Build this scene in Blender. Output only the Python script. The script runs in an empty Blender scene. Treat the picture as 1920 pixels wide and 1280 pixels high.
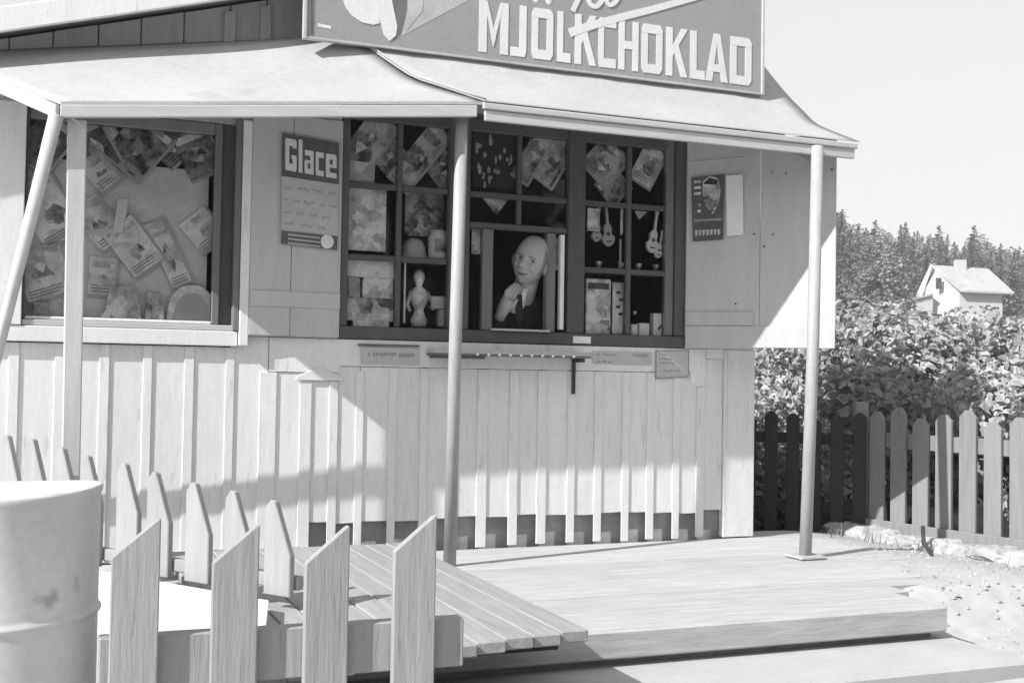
import bpy, bmesh, math, random
from mathutils import Vector, Matrix
random.seed(11)
R = math.radians
sc = bpy.context.scene
col = sc.collection

# ------------------------------------------------------------------ camera
CAM = Vector((0, 0, 1.09))
F = 2200.0
ROLL = 0.0165
PITCH = math.atan(65 / F)
_f = Vector((0, math.cos(PITCH), math.sin(PITCH)))
_r0 = Vector((1, 0, 0)); _u0 = _r0.cross(_f)
_r = (_r0 * math.cos(ROLL) + _u0 * math.sin(ROLL)).normalized()
_u = _r.cross(_f)
cd = bpy.data.cameras.new('camera'); cam = bpy.data.objects.new('camera', cd); col.objects.link(cam)
cd.sensor_width = 36; cd.lens = 36 * F / 1920; cd.clip_start = .05; cd.clip_end = 4000
m3 = Matrix((_r, _u, -_f)).transposed()
cam.matrix_world = Matrix.Translation(CAM) @ m3.to_4x4()
sc.camera = cam

# ------------------------------------------------------------------ light
SUN_TAN, SUN_IN = 1.23, .39           # shadow runs this far along / into the kiosk front per metre of drop
TH = R(22); O2 = Vector((-.285, 5.36))
T2 = Vector((math.cos(TH), math.sin(TH))); N2 = Vector((math.sin(TH), -math.cos(TH)))
sv = -(T2 * SUN_TAN - N2 * SUN_IN)
SUN = Vector((sv.x, sv.y, 1)).normalized()
w = bpy.data.worlds.new('World'); sc.world = w; w.use_nodes = True
nt = w.node_tree; nt.nodes.clear()
sky = nt.nodes.new('ShaderNodeTexSky'); sky.sky_type = 'NISHITA'; sky.sun_disc = False
sky.sun_elevation = math.asin(SUN.z); sky.sun_rotation = math.atan2(SUN.x, SUN.y) % (2 * math.pi)
sky.dust_density = 2.5; sky.air_density = 1.0
bw = nt.nodes.new('ShaderNodeRGBToBW'); bg = nt.nodes.new('ShaderNodeBackground'); wo = nt.nodes.new('ShaderNodeOutputWorld')
bg.inputs['Strength'].default_value = .12
mxw = nt.nodes.new('ShaderNodeMix'); mxw.data_type = 'FLOAT'; mxw.inputs[0].default_value = .82; mxw.inputs[3].default_value = 3.75   # thin bright overcast veil over the sky
nt.links.new(sky.outputs[0], bw.inputs[0]); nt.links.new(bw.outputs[0], mxw.inputs[2]); nt.links.new(mxw.outputs[0], bg.inputs['Color']); nt.links.new(bg.outputs[0], wo.inputs[0])
sl = bpy.data.lights.new('sun', 'SUN'); sl.energy = 3.6; sl.angle = R(.5); sl.color = (1, 1, 1)
so = bpy.data.objects.new('sun', sl); col.objects.link(so)
so.rotation_euler = (-SUN).to_track_quat('-Z', 'Y').to_euler(); so.location = SUN * 30
sc.view_settings.view_transform = 'Standard'; sc.view_settings.look = 'None'
sc.view_settings.exposure = 1.0; sc.view_settings.gamma = 1; sc.render.filter_size = 2.3; sc.view_settings.use_curve_mapping = False

# ------------------------------------------------------------------ measuring
# sight line of a photo pixel, met with a real plane of the place
def ray(px, py): return _f + _r * ((px - 960) / F) + _u * ((640 - py) / F)
def W(px, py, off=0.0):
    """x along the kiosk front and height z, on the plane off metres in front of the kiosk wall"""
    d = ray(px, py); d2 = Vector((d.x, d.y))
    t = (off - N2.dot(Vector((CAM.x, CAM.y)) - O2)) / N2.dot(d2)
    p = CAM + d * t
    return (Vector((p.x, p.y)) - O2).dot(T2), p.z
def K(x, y, z):
    q = O2 + T2 * x - N2 * y
    return Vector((q.x, q.y, z))
def at(px, py, Y):
    d = ray(px, py); return CAM + d * (Y / d.y)

# ------------------------------------------------------------------ materials
def mat(name, base, rough=.8, scale=6, amt=.15, bump=.15, stretch=(1, 1, 1), spec=.3, metal=0, fine=60, fine_amt=.06, spots=None, rnd=True):
    m = bpy.data.materials.new(name); m.use_nodes = True
    n = m.node_tree.nodes; l = m.node_tree.links
    b = n['Principled BSDF']; b.inputs['Roughness'].default_value = rough; b.inputs['Metallic'].default_value = metal
    b.inputs['Specular IOR Level'].default_value = spec
    tc = n.new('ShaderNodeTexCoord'); mp = n.new('ShaderNodeMapping'); mp.inputs['Scale'].default_value = stretch
    l.new(tc.outputs['Object'], mp.inputs[0])
    vec = mp.outputs[0]
    if rnd:
        oi = n.new('ShaderNodeObjectInfo'); ad = n.new('ShaderNodeVectorMath'); ad.operation = 'ADD'
        mu = n.new('ShaderNodeMath'); mu.operation = 'MULTIPLY'; mu.inputs[1].default_value = 37
        l.new(oi.outputs['Random'], mu.inputs[0]); l.new(mp.outputs[0], ad.inputs[0]); l.new(mu.outputs[0], ad.inputs[1]); vec = ad.outputs[0]
    a = n.new('ShaderNodeTexNoise'); a.inputs['Scale'].default_value = scale; a.inputs['Detail'].default_value = 6; a.inputs['Roughness'].default_value = .62
    c = n.new('ShaderNodeTexNoise'); c.inputs['Scale'].default_value = fine; c.inputs['Detail'].default_value = 3
    l.new(vec, a.inputs['Vector']); l.new(vec, c.inputs['Vector'])
    r1 = n.new('ShaderNodeMapRange'); r1.inputs[1].default_value = .25; r1.inputs[2].default_value = .75
    r1.inputs[3].default_value = base * (1 - amt); r1.inputs[4].default_value = base * (1 + amt)
    l.new(a.outputs['Fac'], r1.inputs[0])
    r2 = n.new('ShaderNodeMapRange'); r2.inputs[1].default_value = .25; r2.inputs[2].default_value = .75
    r2.inputs[3].default_value = 1 - fine_amt; r2.inputs[4].default_value = 1 + fine_amt
    l.new(c.outputs['Fac'], r2.inputs[0])
    mm = n.new('ShaderNodeMath'); mm.operation = 'MULTIPLY'; l.new(r1.outputs[0], mm.inputs[0]); l.new(r2.outputs[0], mm.inputs[1])
    out = mm.outputs[0]
    if rnd:
        r4 = n.new('ShaderNodeMapRange'); r4.inputs[3].default_value = 1 - amt * .4; r4.inputs[4].default_value = 1 + amt * .4
        l.new(oi.outputs['Random'], r4.inputs[0])
        m4 = n.new('ShaderNodeMath'); m4.operation = 'MULTIPLY'; l.new(out, m4.inputs[0]); l.new(r4.outputs[0], m4.inputs[1]); out = m4.outputs[0]
    if spots:
        sc_, thr, val = spots
        s = n.new('ShaderNodeTexNoise'); s.inputs['Scale'].default_value = sc_; s.inputs['Detail'].default_value = 4
        l.new(vec, s.inputs['Vector'])
        r3 = n.new('ShaderNodeMapRange'); r3.inputs[1].default_value = thr; r3.inputs[2].default_value = thr + .06
        r3.inputs[3].default_value = 1; r3.inputs[4].default_value = val
        l.new(s.outputs['Fac'], r3.inputs[0])
        m2 = n.new('ShaderNodeMath'); m2.operation = 'MULTIPLY'; l.new(out, m2.inputs[0]); l.new(r3.outputs[0], m2.inputs[1]); out = m2.outputs[0]
    l.new(out, b.inputs['Base Color'])
    if bump:
        bp = n.new('ShaderNodeBump'); bp.inputs['Strength'].default_value = bump; bp.inputs['Distance'].default_value = .01
        l.new(a.outputs['Fac'], bp.inputs['Height']); l.new(bp.outputs[0], b.inputs['Normal'])
    return m

def print_mat(name, lo, hi, scale, contrast=.2):
    """printed paper: blotches of a halftone picture, a different one on every sheet"""
    m = bpy.data.materials.new(name); m.use_nodes = True
    n = m.node_tree.nodes; l = m.node_tree.links
    b = n['Principled BSDF']; b.inputs['Roughness'].default_value = .45
    tc = n.new('ShaderNodeTexCoord'); oi = n.new('ShaderNodeObjectInfo')
    mu = n.new('ShaderNodeMath'); mu.operation = 'MULTIPLY'; mu.inputs[1].default_value = 53
    ad = n.new('ShaderNodeVectorMath'); ad.operation = 'ADD'
    l.new(oi.outputs['Random'], mu.inputs[0]); l.new(tc.outputs['Object'], ad.inputs[0]); l.new(mu.outputs[0], ad.inputs[1])
    a = n.new('ShaderNodeTexNoise'); a.inputs['Scale'].default_value = scale * .7; a.inputs['Detail'].default_value = 6; a.inputs['Roughness'].default_value = .65
    l.new(ad.outputs[0], a.inputs['Vector'])
    ds = n.new('ShaderNodeVectorMath'); ds.operation = 'MULTIPLY_ADD'; ds.inputs[1].default_value = (.07, .07, .07)
    l.new(a.outputs['Color'], ds.inputs[0]); l.new(ad.outputs[0], ds.inputs[2])
    v = n.new('ShaderNodeTexVoronoi'); v.feature = 'F1'; v.inputs['Scale'].default_value = scale * .6
    l.new(ds.outputs[0], v.inputs['Vector'])
    sp = n.new('ShaderNodeSeparateColor'); l.new(v.outputs['Color'], sp.inputs[0])
    mx = n.new('ShaderNodeMath'); mx.operation = 'MULTIPLY_ADD'; mx.inputs[1].default_value = .35
    l.new(sp.outputs[0], mx.inputs[0]); l.new(a.outputs['Fac'], mx.inputs[2])
    r = n.new('ShaderNodeMapRange'); r.inputs[1].default_value = .66 - contrast; r.inputs[2].default_value = .66 + contrast
    r.inputs[3].default_value = lo; r.inputs[4].default_value = hi
    l.new(mx.outputs[0], r.inputs[0]); l.new(r.outputs[0], b.inputs['Base Color'])
    return m

def glass_mat():
    m = bpy.data.materials.new('window_glass'); m.use_nodes = True
    n = m.node_tree.nodes; l = m.node_tree.links; n.clear()
    o = n.new('ShaderNodeOutputMaterial'); mx = n.new('ShaderNodeMixShader'); t = n.new('ShaderNodeBsdfTransparent'); g = n.new('ShaderNodeBsdfGlossy')
    fr = n.new('ShaderNodeFresnel'); fr.inputs[0].default_value = 1.3
    g.inputs['Roughness'].default_value = .03; t.inputs['Color'].default_value = (.97, .97, .97, 1)
    l.new(fr.outputs[0], mx.inputs[0]); l.new(t.outputs[0], mx.inputs[1]); l.new(g.outputs[0], mx.inputs[2]); l.new(mx.outputs[0], o.inputs[0])
    return m

def leaf_mat(name, lo, hi, trans=.25):
    m = bpy.data.materials.new(name); m.use_nodes = True
    n = m.node_tree.nodes; l = m.node_tree.links; n.clear()
    o = n.new('ShaderNodeOutputMaterial'); mx = n.new('ShaderNodeMixShader'); mx.inputs[0].default_value = trans
    b = n.new('ShaderNodeBsdfPrincipled'); b.inputs['Roughness'].default_value = .5
    t = n.new('ShaderNodeBsdfTranslucent')
    g = n.new('ShaderNodeNewGeometry'); r = n.new('ShaderNodeMapRange'); r.inputs[3].default_value = lo; r.inputs[4].default_value = hi
    l.new(g.outputs['Random Per Island'], r.inputs[0]); l.new(r.outputs[0], b.inputs['Base Color']); l.new(r.outputs[0], t.inputs['Color'])
    l.new(b.outputs[0], mx.inputs[1]); l.new(t.outputs[0], mx.inputs[2]); l.new(mx.outputs[0], o.inputs[0])
    return m

M = {
 'wall': mat('white_wall_paint', .69, .6, 5, .07, .1, (6, 6, 1), fine=40, spots=(7, .635, .84)),
 'wall2': mat('white_shutter_paint', .47, .6, 4, .08, .1, (5, 5, 1), fine=50, spots=(14, .72, .82)),
 'gable': mat('grey_gable_paint', .34, .75, 5, .14, .2, (6, 6, .8)),
 'plinth': mat('stained_foundation', .27, .9, 9, .3, .3),
 'felt': mat('pale_roof_sheet', .38, .7, 2.2, .09, .12, fine=35, spots=(5, .66, .92), rnd=False),
 'fascia': mat('fascia_paint', .46, .65, 6, .10, .15, (1, 4, 6)),
 'frame': mat('dark_frame_paint', .085, .55, 8, .15, .1, (3, 3, 1)),
 'frame2': mat('grey_frame_paint', .16, .6, 8, .15, .1, (3, 3, 1)),
 'pipe': mat('painted_iron_pipe', .34, .5, 12, .14, .1, (3, 3, .7), spots=(25, .68, .7)),
 'post': mat('planed_post_wood', .46, .75, 5, .12, .2, (8, 8, .6)),
 'deck': mat('worn_deck_wood', .40, .85, 4, .20, .35, (1.2, 9, 9), spots=(5, .68, .84)),
 'plank': mat('worn_platform_wood', .29, .85, 4, .16, .4, (9, 1.0, 9), spots=(6, .66, .8)),
 'step': mat('pale_step_concrete', .38, .9, 5, .10, .25, spots=(7, .68, .86)),
 'slab': mat('bright_concrete', .60, .9, 5, .06, .15),
 'picket': mat('weathered_picket_wood', .29, .85, 5, .11, .4, (9, 9, .8), spots=(8, .66, .8)),
 'picket_pale': mat('pale_picket_wood', .29, .8, 5, .12, .25, (8, 8, .8)),
 'picket_shade': mat('shade_toned_fence_wood', .035, .85, 5, .2, .3, (8, 8, .8)),  # fence wood with the shade put into its colour
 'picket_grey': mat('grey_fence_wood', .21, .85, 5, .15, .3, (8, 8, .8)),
 'barrel': mat('dull_grey_barrel', .54, .55, 3.5, .12, .12, spots=(7, .64, .60)),
 'sand': mat('sandy_ground', .37, .95, 1.6, .14, .5, fine=14, fine_amt=.12, spots=(3.2, .66, .86), rnd=False),
 'grass_land': mat('rough_meadow', .17, .95, .25, .35, .3, rnd=False),
 'stone': mat('pale_rough_stone', .34, .9, 7, .25, .6, spots=(9, .6, .6)),
 'sign': mat('sign_grey_enamel', .29, .45, 3, .05, .03, spots=(30, .74, 1.3)),
 'sign_band': mat('sign_light_grey', .42, .45, 6, .18, .02),
 'sign_mid': mat('sign_mid_grey', .15, .45, 6, .18, .02),
 'sign_white': mat('sign_white_enamel', .66, .4, 5, .06, .02),
 'paper': mat('plain_paper', .76, .7, 8, .05, .02),
 'paper_grey': mat('grey_paper', .43, .7, 10, .08, .02),
 'ink': mat('faded_ink', .10, .7, 20, .3, 0),
 'ink_soft': mat('washed_ink', .28, .7, 20, .2, 0),
 'black': mat('black_ink', .035, .6, 10, .2, 0),
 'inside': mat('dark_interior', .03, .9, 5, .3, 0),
 'pegboard': mat('display_backboard', .66, .7, 5, .12, .05, spots=(7, .62, 1.18)),
 'skin': mat('skin', .37, .5, 25, .1, .05),
 'hair': mat('grey_hair', .22, .7, 50, .3, .2),
 'coat': mat('dark_wool', .022, .9, 30, .3, .1),
 'shirt': mat('white_shirt', .55, .8, 20, .05, 0),
 'toy': mat('glossy_pale_plastic', .68, .25, 8, .05, 0),
 'tin': mat('shiny_tin', .55, .3, 8, .1, 0, metal=.6),
 'iron': mat('dark_iron', .05, .6, 20, .2, .1),
 'bark': mat('bark', .10, .9, 12, .3, .4),
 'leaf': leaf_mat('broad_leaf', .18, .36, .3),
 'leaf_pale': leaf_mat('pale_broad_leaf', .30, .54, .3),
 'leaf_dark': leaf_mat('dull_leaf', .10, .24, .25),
 'needle': leaf_mat('spruce_needle', .09, .22, .2),
 'needle_pale': leaf_mat('birch_and_pine_leaf', .15, .32, .25),
 'house_wall': mat('white_house_wall', .45, .7, 3, .05, 0),
 'house_roof': mat('pale_house_roof', .36, .8, 2, .1, .1),
 'house_dark': mat('house_window_dark', .06, .4, 2, .1, 0),
 'glass': glass_mat(),
}
PR = [print_mat('picture_print_dark', .02, .42, 30), print_mat('picture_print_mid', .06, .62, 24), print_mat('picture_print_pale', .34, .85, 34),
      print_mat('picture_print_soft', .42, .82, 20, .2), print_mat('picture_print_white', .55, .86, 40), print_mat('picture_print_dim', .015, .20, 26)]

# ------------------------------------------------------------------ mesh building
FR = {}       # frame of every thing: the base its part meshes are measured from, and whether kiosk axes are used
class MB:
    def __init__(s): s.v = []; s.f = []
    def add(s, vs, fs):
        o = len(s.v); s.v += [tuple(p) for p in vs]; s.f += [tuple(i + o for i in q) for q in fs]; return s
    def hexa(s, p):            # p[0..3] bottom loop, p[4..7] top loop
        return s.add(p, [(3, 2, 1, 0), (4, 5, 6, 7), (0, 1, 5, 4), (1, 2, 6, 5), (2, 3, 7, 6), (3, 0, 4, 7)])
    def box(s, x0, x1, y0, y1, z0, z1):
        return s.hexa([(x0, y0, z0), (x1, y0, z0), (x1, y1, z0), (x0, y1, z0), (x0, y0, z1), (x1, y0, z1), (x1, y1, z1), (x0, y1, z1)])
    def prism(s, poly, vec):   # poly: list of 3D points, extruded by vec
        n = len(poly); v = [Vector(p) for p in poly]; b = [p + Vector(vec) for p in v]
        fs = [tuple(range(n))[::-1], tuple(range(n, 2 * n))] + [(i, (i + 1) % n, n + (i + 1) % n, n + i) for i in range(n)]
        return s.add(v + b, fs)
    def slab(s, poly, y0, y1): # poly in (x,z), thick along y
        return s.prism([(p[0], y0, p[1]) for p in poly], (0, y1 - y0, 0))
    def tube(s, pts, r, n=12, cap=True):
        pts = [Vector(p) for p in pts]; rs = r if isinstance(r, (list, tuple)) else [r] * len(pts)
        rings = []; up = Vector((.3, .9, .2)).normalized(); base = len(s.v); vs = []; fs = []
        for i, p in enumerate(pts):
            d = (pts[min(i + 1, len(pts) - 1)] - pts[max(i - 1, 0)]).normalized()
            a = d.cross(up)
            if a.length < .05: a = d.cross(Vector((1, 0, 0)))
            a.normalize(); b = d.cross(a)
            for k in range(n):
                t = 2 * math.pi * k / n; vs.append(p + (a * math.cos(t) + b * math.sin(t)) * rs[i])
        for i in range(len(pts) - 1):
            for k in range(n): fs.append((i * n + k, i * n + (k + 1) % n, (i + 1) * n + (k + 1) % n, (i + 1) * n + k))
        if cap: fs += [tuple(range(n))[::-1], tuple(range((len(pts) - 1) * n, len(pts) * n))]
        return s.add(vs, fs)
    def lathe(s, prof, cx, cy, n=32, cz=0):
        vs = []; fs = []
        for r, z in prof:
            for k in range(n): t = 2 * math.pi * k / n; vs.append((cx + r * math.cos(t), cy + r * math.sin(t), cz + z))
        for i in range(len(prof) - 1):
            for k in range(n): fs.append((i * n + k, i * n + (k + 1) % n, (i + 1) * n + (k + 1) % n, (i + 1) * n + k))
        return s.add(vs, fs)
    def ball(s, c, r, n=12, m=8):
        rr = r if isinstance(r, (tuple, list)) else (r, r, r); vs = []; fs = []
        for i in range(m + 1):
            a = math.pi * i / m
            for k in range(n):
                t = 2 * math.pi * k / n; vs.append((c[0] + rr[0] * math.sin(a) * math.cos(t), c[1] + rr[1] * math.sin(a) * math.sin(t), c[2] + rr[2] * math.cos(a)))
        for i in range(m):
            for k in range(n): fs.append((i * n + k, i * n + (k + 1) % n, (i + 1) * n + (k + 1) % n, (i + 1) * n + k))
        return s.add(vs, fs)
    def mesh(s, name, mt, base=(0, 0, 0), smooth=False):
        me = bpy.data.meshes.new(name); b = Vector(base)
        me.from_pydata([tuple(Vector(p) - b) for p in s.v], [], s.f)
        me.materials.append(mt)
        bm = bmesh.new(); bm.from_mesh(me); bmesh.ops.recalc_face_normals(bm, faces=bm.faces); bm.to_mesh(me); bm.free()
        if smooth: me.polygons.foreach_set('use_smooth', [True] * len(me.polygons))
        return me
    def part(s, name, mt, parent, smooth=False, bevel=0, kind=None, label=None):
        o = bpy.data.objects.new(name, s.mesh(name, mt, FR[parent.name], smooth)); col.objects.link(o)
        o.parent = parent; FR[o.name] = FR[parent.name]
        if bevel: bev(o, bevel)
        if kind: o['kind'] = kind
        if label: o['label'] = label
        return o
def bev(o, wd, seg=1):
    b = o.modifiers.new('edge', 'BEVEL'); b.width = wd; b.segments = seg; b.limit_method = 'ANGLE'; b.angle_limit = R(40)
def thing(name, label, cat, base=(0, 0, 0), kiosk=True, group=None):
    """Empty at the base of a thing. kiosk=True: base and part shapes are given along the kiosk front"""
    o = bpy.data.objects.new(name, None); col.objects.link(o); o.empty_display_size = .1
    o.location = K(*base) if kiosk else Vector(base)
    o.rotation_euler = (0, 0, TH if kiosk else 0)
    FR[o.name] = tuple(base); o['label'] = label; o['category'] = cat
    if group: o['group'] = group
    return o
def single(mb, name, mt, label, cat, base, kiosk=True, smooth=False, bevel=0, group=None, kind=None):
    o = bpy.data.objects.new(name, mb.mesh(name, mt, base, smooth)); col.objects.link(o)
    o.location = K(*base) if kiosk else Vector(base); o.rotation_euler = (0, 0, TH if kiosk else 0)
    FR[o.name] = tuple(base)
    if kind: o['kind'] = kind
    else: o['label'] = label; o['category'] = cat
    if group: o['group'] = group
    if bevel: bev(o, bevel)
    return o
def structure(mb, name, mt, smooth=False, kiosk=False, base=(0, 0, 0)):
    return single(mb, name, mt, None, None, base, kiosk, smooth, kind='structure')
def copy_thing(o, loc=None, rot=None, scale=None):
    c = o.copy(); col.objects.link(c)
    if loc is not None: c.location = loc
    if rot is not None: c.rotation_euler = rot
    if scale is not None: c.scale = scale
    for ch in o.children:
        d = ch.copy(); col.objects.link(d); d.parent = c
        for g in ch.children:
            e = g.copy(); col.objects.link(e); e.parent = d
    return c

# ------------------------------------------------------------------ ground and land
def sm(a, b, x):
    t = max(0, min(1, (x - a) / (b - a))); return t * t * (3 - 2 * t)
def lerp(a, b, t): return a + (b - a) * t
def bumpy(x, y): return .5 * math.sin(x * 2.1 + 1.3 * math.sin(y * 1.7)) * math.cos(y * 2.6 + .7 * math.sin(x * 3.1)) + .3 * math.sin(x * 5.3 + y * 4.1)
def land(x, y):
    z = -.05 + .18 * sm(-1.2, .3, x) + .10 * sm(3.9, 5.6, y) * sm(.8, 2.2, x)
    d = Vector((x, y)) - O2; tn = d.dot(T2); pp = d.dot(N2)
    k = sm(1.15, 1.5, tn) * (1 - sm(1.40, 1.62, pp)) * sm(-.6, -.2, pp) * (1 - sm(2.3, 3.2, tn))
    z = lerp(z, .293 - .05 * sm(1.9, 2.6, tn), k)
    z += .008 * bumpy(x, y) * sm(.9, 1.5, x) * (1 - .8 * k)
    z += 2.2 * sm(18, 60, y) + 4.8 * sm(50, 125, y) + 6 * sm(120, 300, y)
    return z
def axis(a, b, fine0, fine1, fs, grow):
    v = []; x = fine0
    while x < fine1: v.append(x); x += fs
    s = fs
    while x < b: v.append(x); s *= grow; x += s
    v.append(b); x = fine0 - fs; s = fs; lo = []
    while x > a: lo.append(x); s *= grow; x -= s
    lo.append(a); return lo[::-1] + v
gx = axis(-1500, 1500, -2.5, 4.5, .07, 1.2); gy = axis(-1500, 3000, 1.5, 8, .07, 1.15)
g = MB()
g.v = [(x, y, land(x, y)) for y in gy for x in gx]
nx = len(gx)
g.f = [(j * nx + i, j * nx + i + 1, (j + 1) * nx + i + 1, (j + 1) * nx + i) for j in range(len(gy) - 1) for i in range(nx - 1)]
ground = structure(g, 'ground', M['sand'], True)
ground.data.materials.append(M['grass_land'])
for p in ground.data.polygons:
    c = p.center
    if c.y > 7.4 or c.y > 6.9 + .25 * bumpy(c.x, 0) or c.x > 9 or c.x < -9 : p.material_index = 1

# ------------------------------------------------------------------ kiosk
kiosk = thing('kiosk', 'small white wooden kiosk with a long dark hatch window and a sloping awning', 'kiosk', (0, 0, .1))
FR[kiosk.name] = (0, 0, .1)
X0, X1 = -2.6, 1.637
# foundation and inner shell
MB().box(X0, 1.60, .035, .25, .1, .55).part('plinth', M['plinth'], kiosk)
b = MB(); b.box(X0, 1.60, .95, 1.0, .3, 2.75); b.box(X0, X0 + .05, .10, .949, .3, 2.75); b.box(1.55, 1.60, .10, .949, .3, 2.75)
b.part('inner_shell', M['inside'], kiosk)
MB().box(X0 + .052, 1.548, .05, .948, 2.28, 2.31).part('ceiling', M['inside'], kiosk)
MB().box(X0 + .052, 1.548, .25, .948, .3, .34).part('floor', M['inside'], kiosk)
# outer side and back walls of the hut
b = MB(); b.box(1.601, 1.637, .03, 1.9, .1, 2.6); b.box(X0 - .04, X0 - .001, .0, 1.9, .1, 2.6); b.box(X0, 1.60, 1.86, 1.9, .1, 2.6)
b.part('outer_wall', M['wall'], kiosk)
# lower front: boards between battens
bat = [(-2.46, -2.42), (-2.30, -2.26), (-2.15, -2.11), (-2.00, -1.96), (-1.85, -1.811), (-1.679, -1.641), (-1.509, -1.47), (-1.338, -1.302), (-1.172, -1.133), (-1.003, -.966), (-.858, -.785), (-.683, -.632), (-.554, -.514),
       (-.434, -.398), (-.283, -.246), (-.136, -.100), (.003, .042), (.141, .19), (.299, .345), (.442, .49), (.597, .638), (.74, .78), (.889, .928), (1.023, 1.065), (1.169, 1.208), (1.302, 1.348)]
rb = random.Random(3)
cs = [(a + c) / 2 for a, c in bat]
edges = [X0] + cs + [1.455]
for i in range(len(edges) - 1):
    a, c = edges[i] + .0015, edges[i + 1] - .0015
    top = 1.192 if c < -.9 else (1.2405 if c < -.80 else (1.0895 if c < -.5 else 1.1195))
    if a > 1.3: top = 1.19
    z0 = .437 + rb.uniform(-.010, .008); z1 = z0 + rb.uniform(-.003, .003)
    if c < -.6: z0 = z1 = .30
    mid = (a + c) / 2
    MB().slab([(a, z0), (mid, (z0 + z1) / 2 + rb.uniform(-.002, .002)), (c, z1), (c, top), (a, top)], 0, .03).part('wall_board', M['wall'], kiosk)
for i, (a, c) in enumerate(bat):
    top = 1.192 if c < -.9 else 1.1185
    if -.9 < a < -.7: top = 1.0895
    if -.7 < a < -.5: top = 1.055
    if -.5 < a < -.3: top = 1.10
    if a > 1.25: top = 1.05
    j = rb.uniform(-.004, .004)
    MB().box(a, c, -.0065, -.0005, .302 + rb.uniform(0, .008), top).part('batten', M['wall'], kiosk, bevel=.0015)
MB().box(1.4565, X1, -.012, .029, .302, 1.2405).part('corner_board', M['wall'], kiosk, bevel=.003)
MB().box(1.475, 1.487, -.0165, -.0125, .75, 1.24).part('corner_bead', M['wall'], kiosk)
# little cap over the pair of short battens
MB().slab([(-.705, 1.057), (-.49, 1.057), (-.50, 1.075), (-.60, 1.118), (-.70, 1.075)], -.0125, -.0055).part('batten_cap', M['wall'], kiosk, bevel=.002)
# plank under the hatch window, with a stepped end
b = MB().slab([(-.820, 1.092), (-.51, 1.092), (-.51, 1.122), (1.265, 1.122), (1.265, 1.055), (1.352, 1.055), (1.352, 1.2405), (-.820, 1.2405)], -.005, .029)
b.part('apron_plank', M['wall'], kiosk, bevel=.002)
MB().box(1.3545, 1.4555, -.004, .029, 1.192, 1.2405).part('filler_board', M['wall'], kiosk)
# upper front
for a, c in ((-2.6, -2.34), (-2.338, -2.10), (-2.098, -1.81)):
    MB().box(a, c, 0, .03, 1.2425, 2.30).part('wall_board', M['wall'], kiosk)
for a, c in ((-.955, -.75), (-.748, -.5205)):
    MB().box(a, c, 0, .03, 1.2425, 2.30).part('wall_board', M['wall'], kiosk)
for a, c in ((1.2325, 1.43), (1.432, X1)):
    MB().box(a, c, 0, .03, 1.2425, 2.30).part('wall_board', M['wall'], kiosk)
MB().box(-1.808, -.957, .0, .03, 2.145, 2.30).part('lintel', M['gable'], kiosk)
MB().box(-.519, 1.231, .0, .03, 2.285, 2.30).part('lintel', M['frame'], kiosk)
# gable boards above the awning: vertical, dull grey
SL = .2855
def roof_under(x): return 2.371 + SL * (x + 1.91) if x < .62 else 3.093 - .36 * (x - .62)
gb = [W(px, 60)[0] for px in (-110, -20, 18, 100, 185, 265, 345)] + [W(432, 50)[0], W(500, 50)[0]]
gb = [-2.6] + [round(v, 3) for v in gb] + [-.60, -.4, -.2, 0, .2, .4, .6, .8, 1.0, 1.2, 1.4, 1.5]
for i in range(len(gb) - 1):
    a, c = gb[i] + .002, gb[i + 1] - .002
    if c - a < .01: continue
    MB().slab([(a, 2.302), (c, 2.302), (c, max(2.304, roof_under(c) + .03)), (a, max(2.304, roof_under(a) + .03))], 0 + .004 * (i % 2), .03).part('gable_board', M['gable'], kiosk, bevel=.003)
for px in (430, 497):
    x = W(px, 50)[0]
    MB().slab([(x - .022, 2.45), (x + .022, 2.45), (x + .022, roof_under(x + .02)), (x - .022, roof_under(x - .02))], -.014, -.0005).part('batten', M['gable'], kiosk)
# main roof with its barge board
rf = MB()
pts = [(-2.75, roof_under(-2.75)), (.62, roof_under(.62)), (1.52, roof_under(1.52))]
for (xa, za), (xb, zb) in zip(pts[:-1], pts[1:]):
    rf.hexa([(xa, -.19, za + .05), (xb, -.19, zb + .05), (xb, 2.1, zb + .05), (xa, 2.1, za + .05), (xa, -.19, za + .085), (xb, -.19, zb + .085), (xb, 2.1, zb + .085), (xa, 2.1, za + .085)])
roof = rf.part('roof', M['felt'], kiosk)
for (xa, za), (xb, zb) in zip(pts[:-1], pts[1:]):
    MB().slab([(xa, za), (xb, zb), (xb, zb + .098), (xa, za + .098)], -.215, -.192).part('barge_board', M['wall'], roof, bevel=.004)

# ------------------------------------------------------------------ windows of the kiosk
def muntin(par, x0, x1, z0, z1, y0, y1, name='muntin', mt='frame', bevel=.003):
    return MB().box(x0, x1, y0, y1, z0, z1).part(name, M[mt], par, bevel=bevel)
# hatch window
win = MB().box(-.518, 1.229, -.012, .045, 1.2435, 1.30).part('window', M['frame'], kiosk, bevel=.004)   # bottom rail; the rest below it
muntin(win, -.518, -.484, 1.302, 2.284, -.012, .045, 'stile'); muntin(win, 1.171, 1.229, 1.302, 2.284, -.004, .045, 'stile', 'frame')
muntin(win, 1.124, 1.169, 1.302, 2.284, .010, .045, 'stile', 'frame2')
muntin(win, -.014, .086, 1.302, 2.284, -.008, .045, 'mullion'); muntin(win, .586, .674, 1.302, 2.284, -.008, .045, 'mullion')
muntin(win, -.482, 1.122, 2.222, 2.283, .0, .04, 'top_rail')
for a, c, x in ((-.482, -.016, -.248), (.676, 1.122, .917)):
    muntin(win, x - .012, x + .012, 1.302, 2.220, .004, .036)
    for z in (1.93, 1.608):
        muntin(win, a, x - .013, z - .013, z + .013, .006, .034); muntin(win, x + .013, c, z - .013, z + .013, .006, .034)
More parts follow.
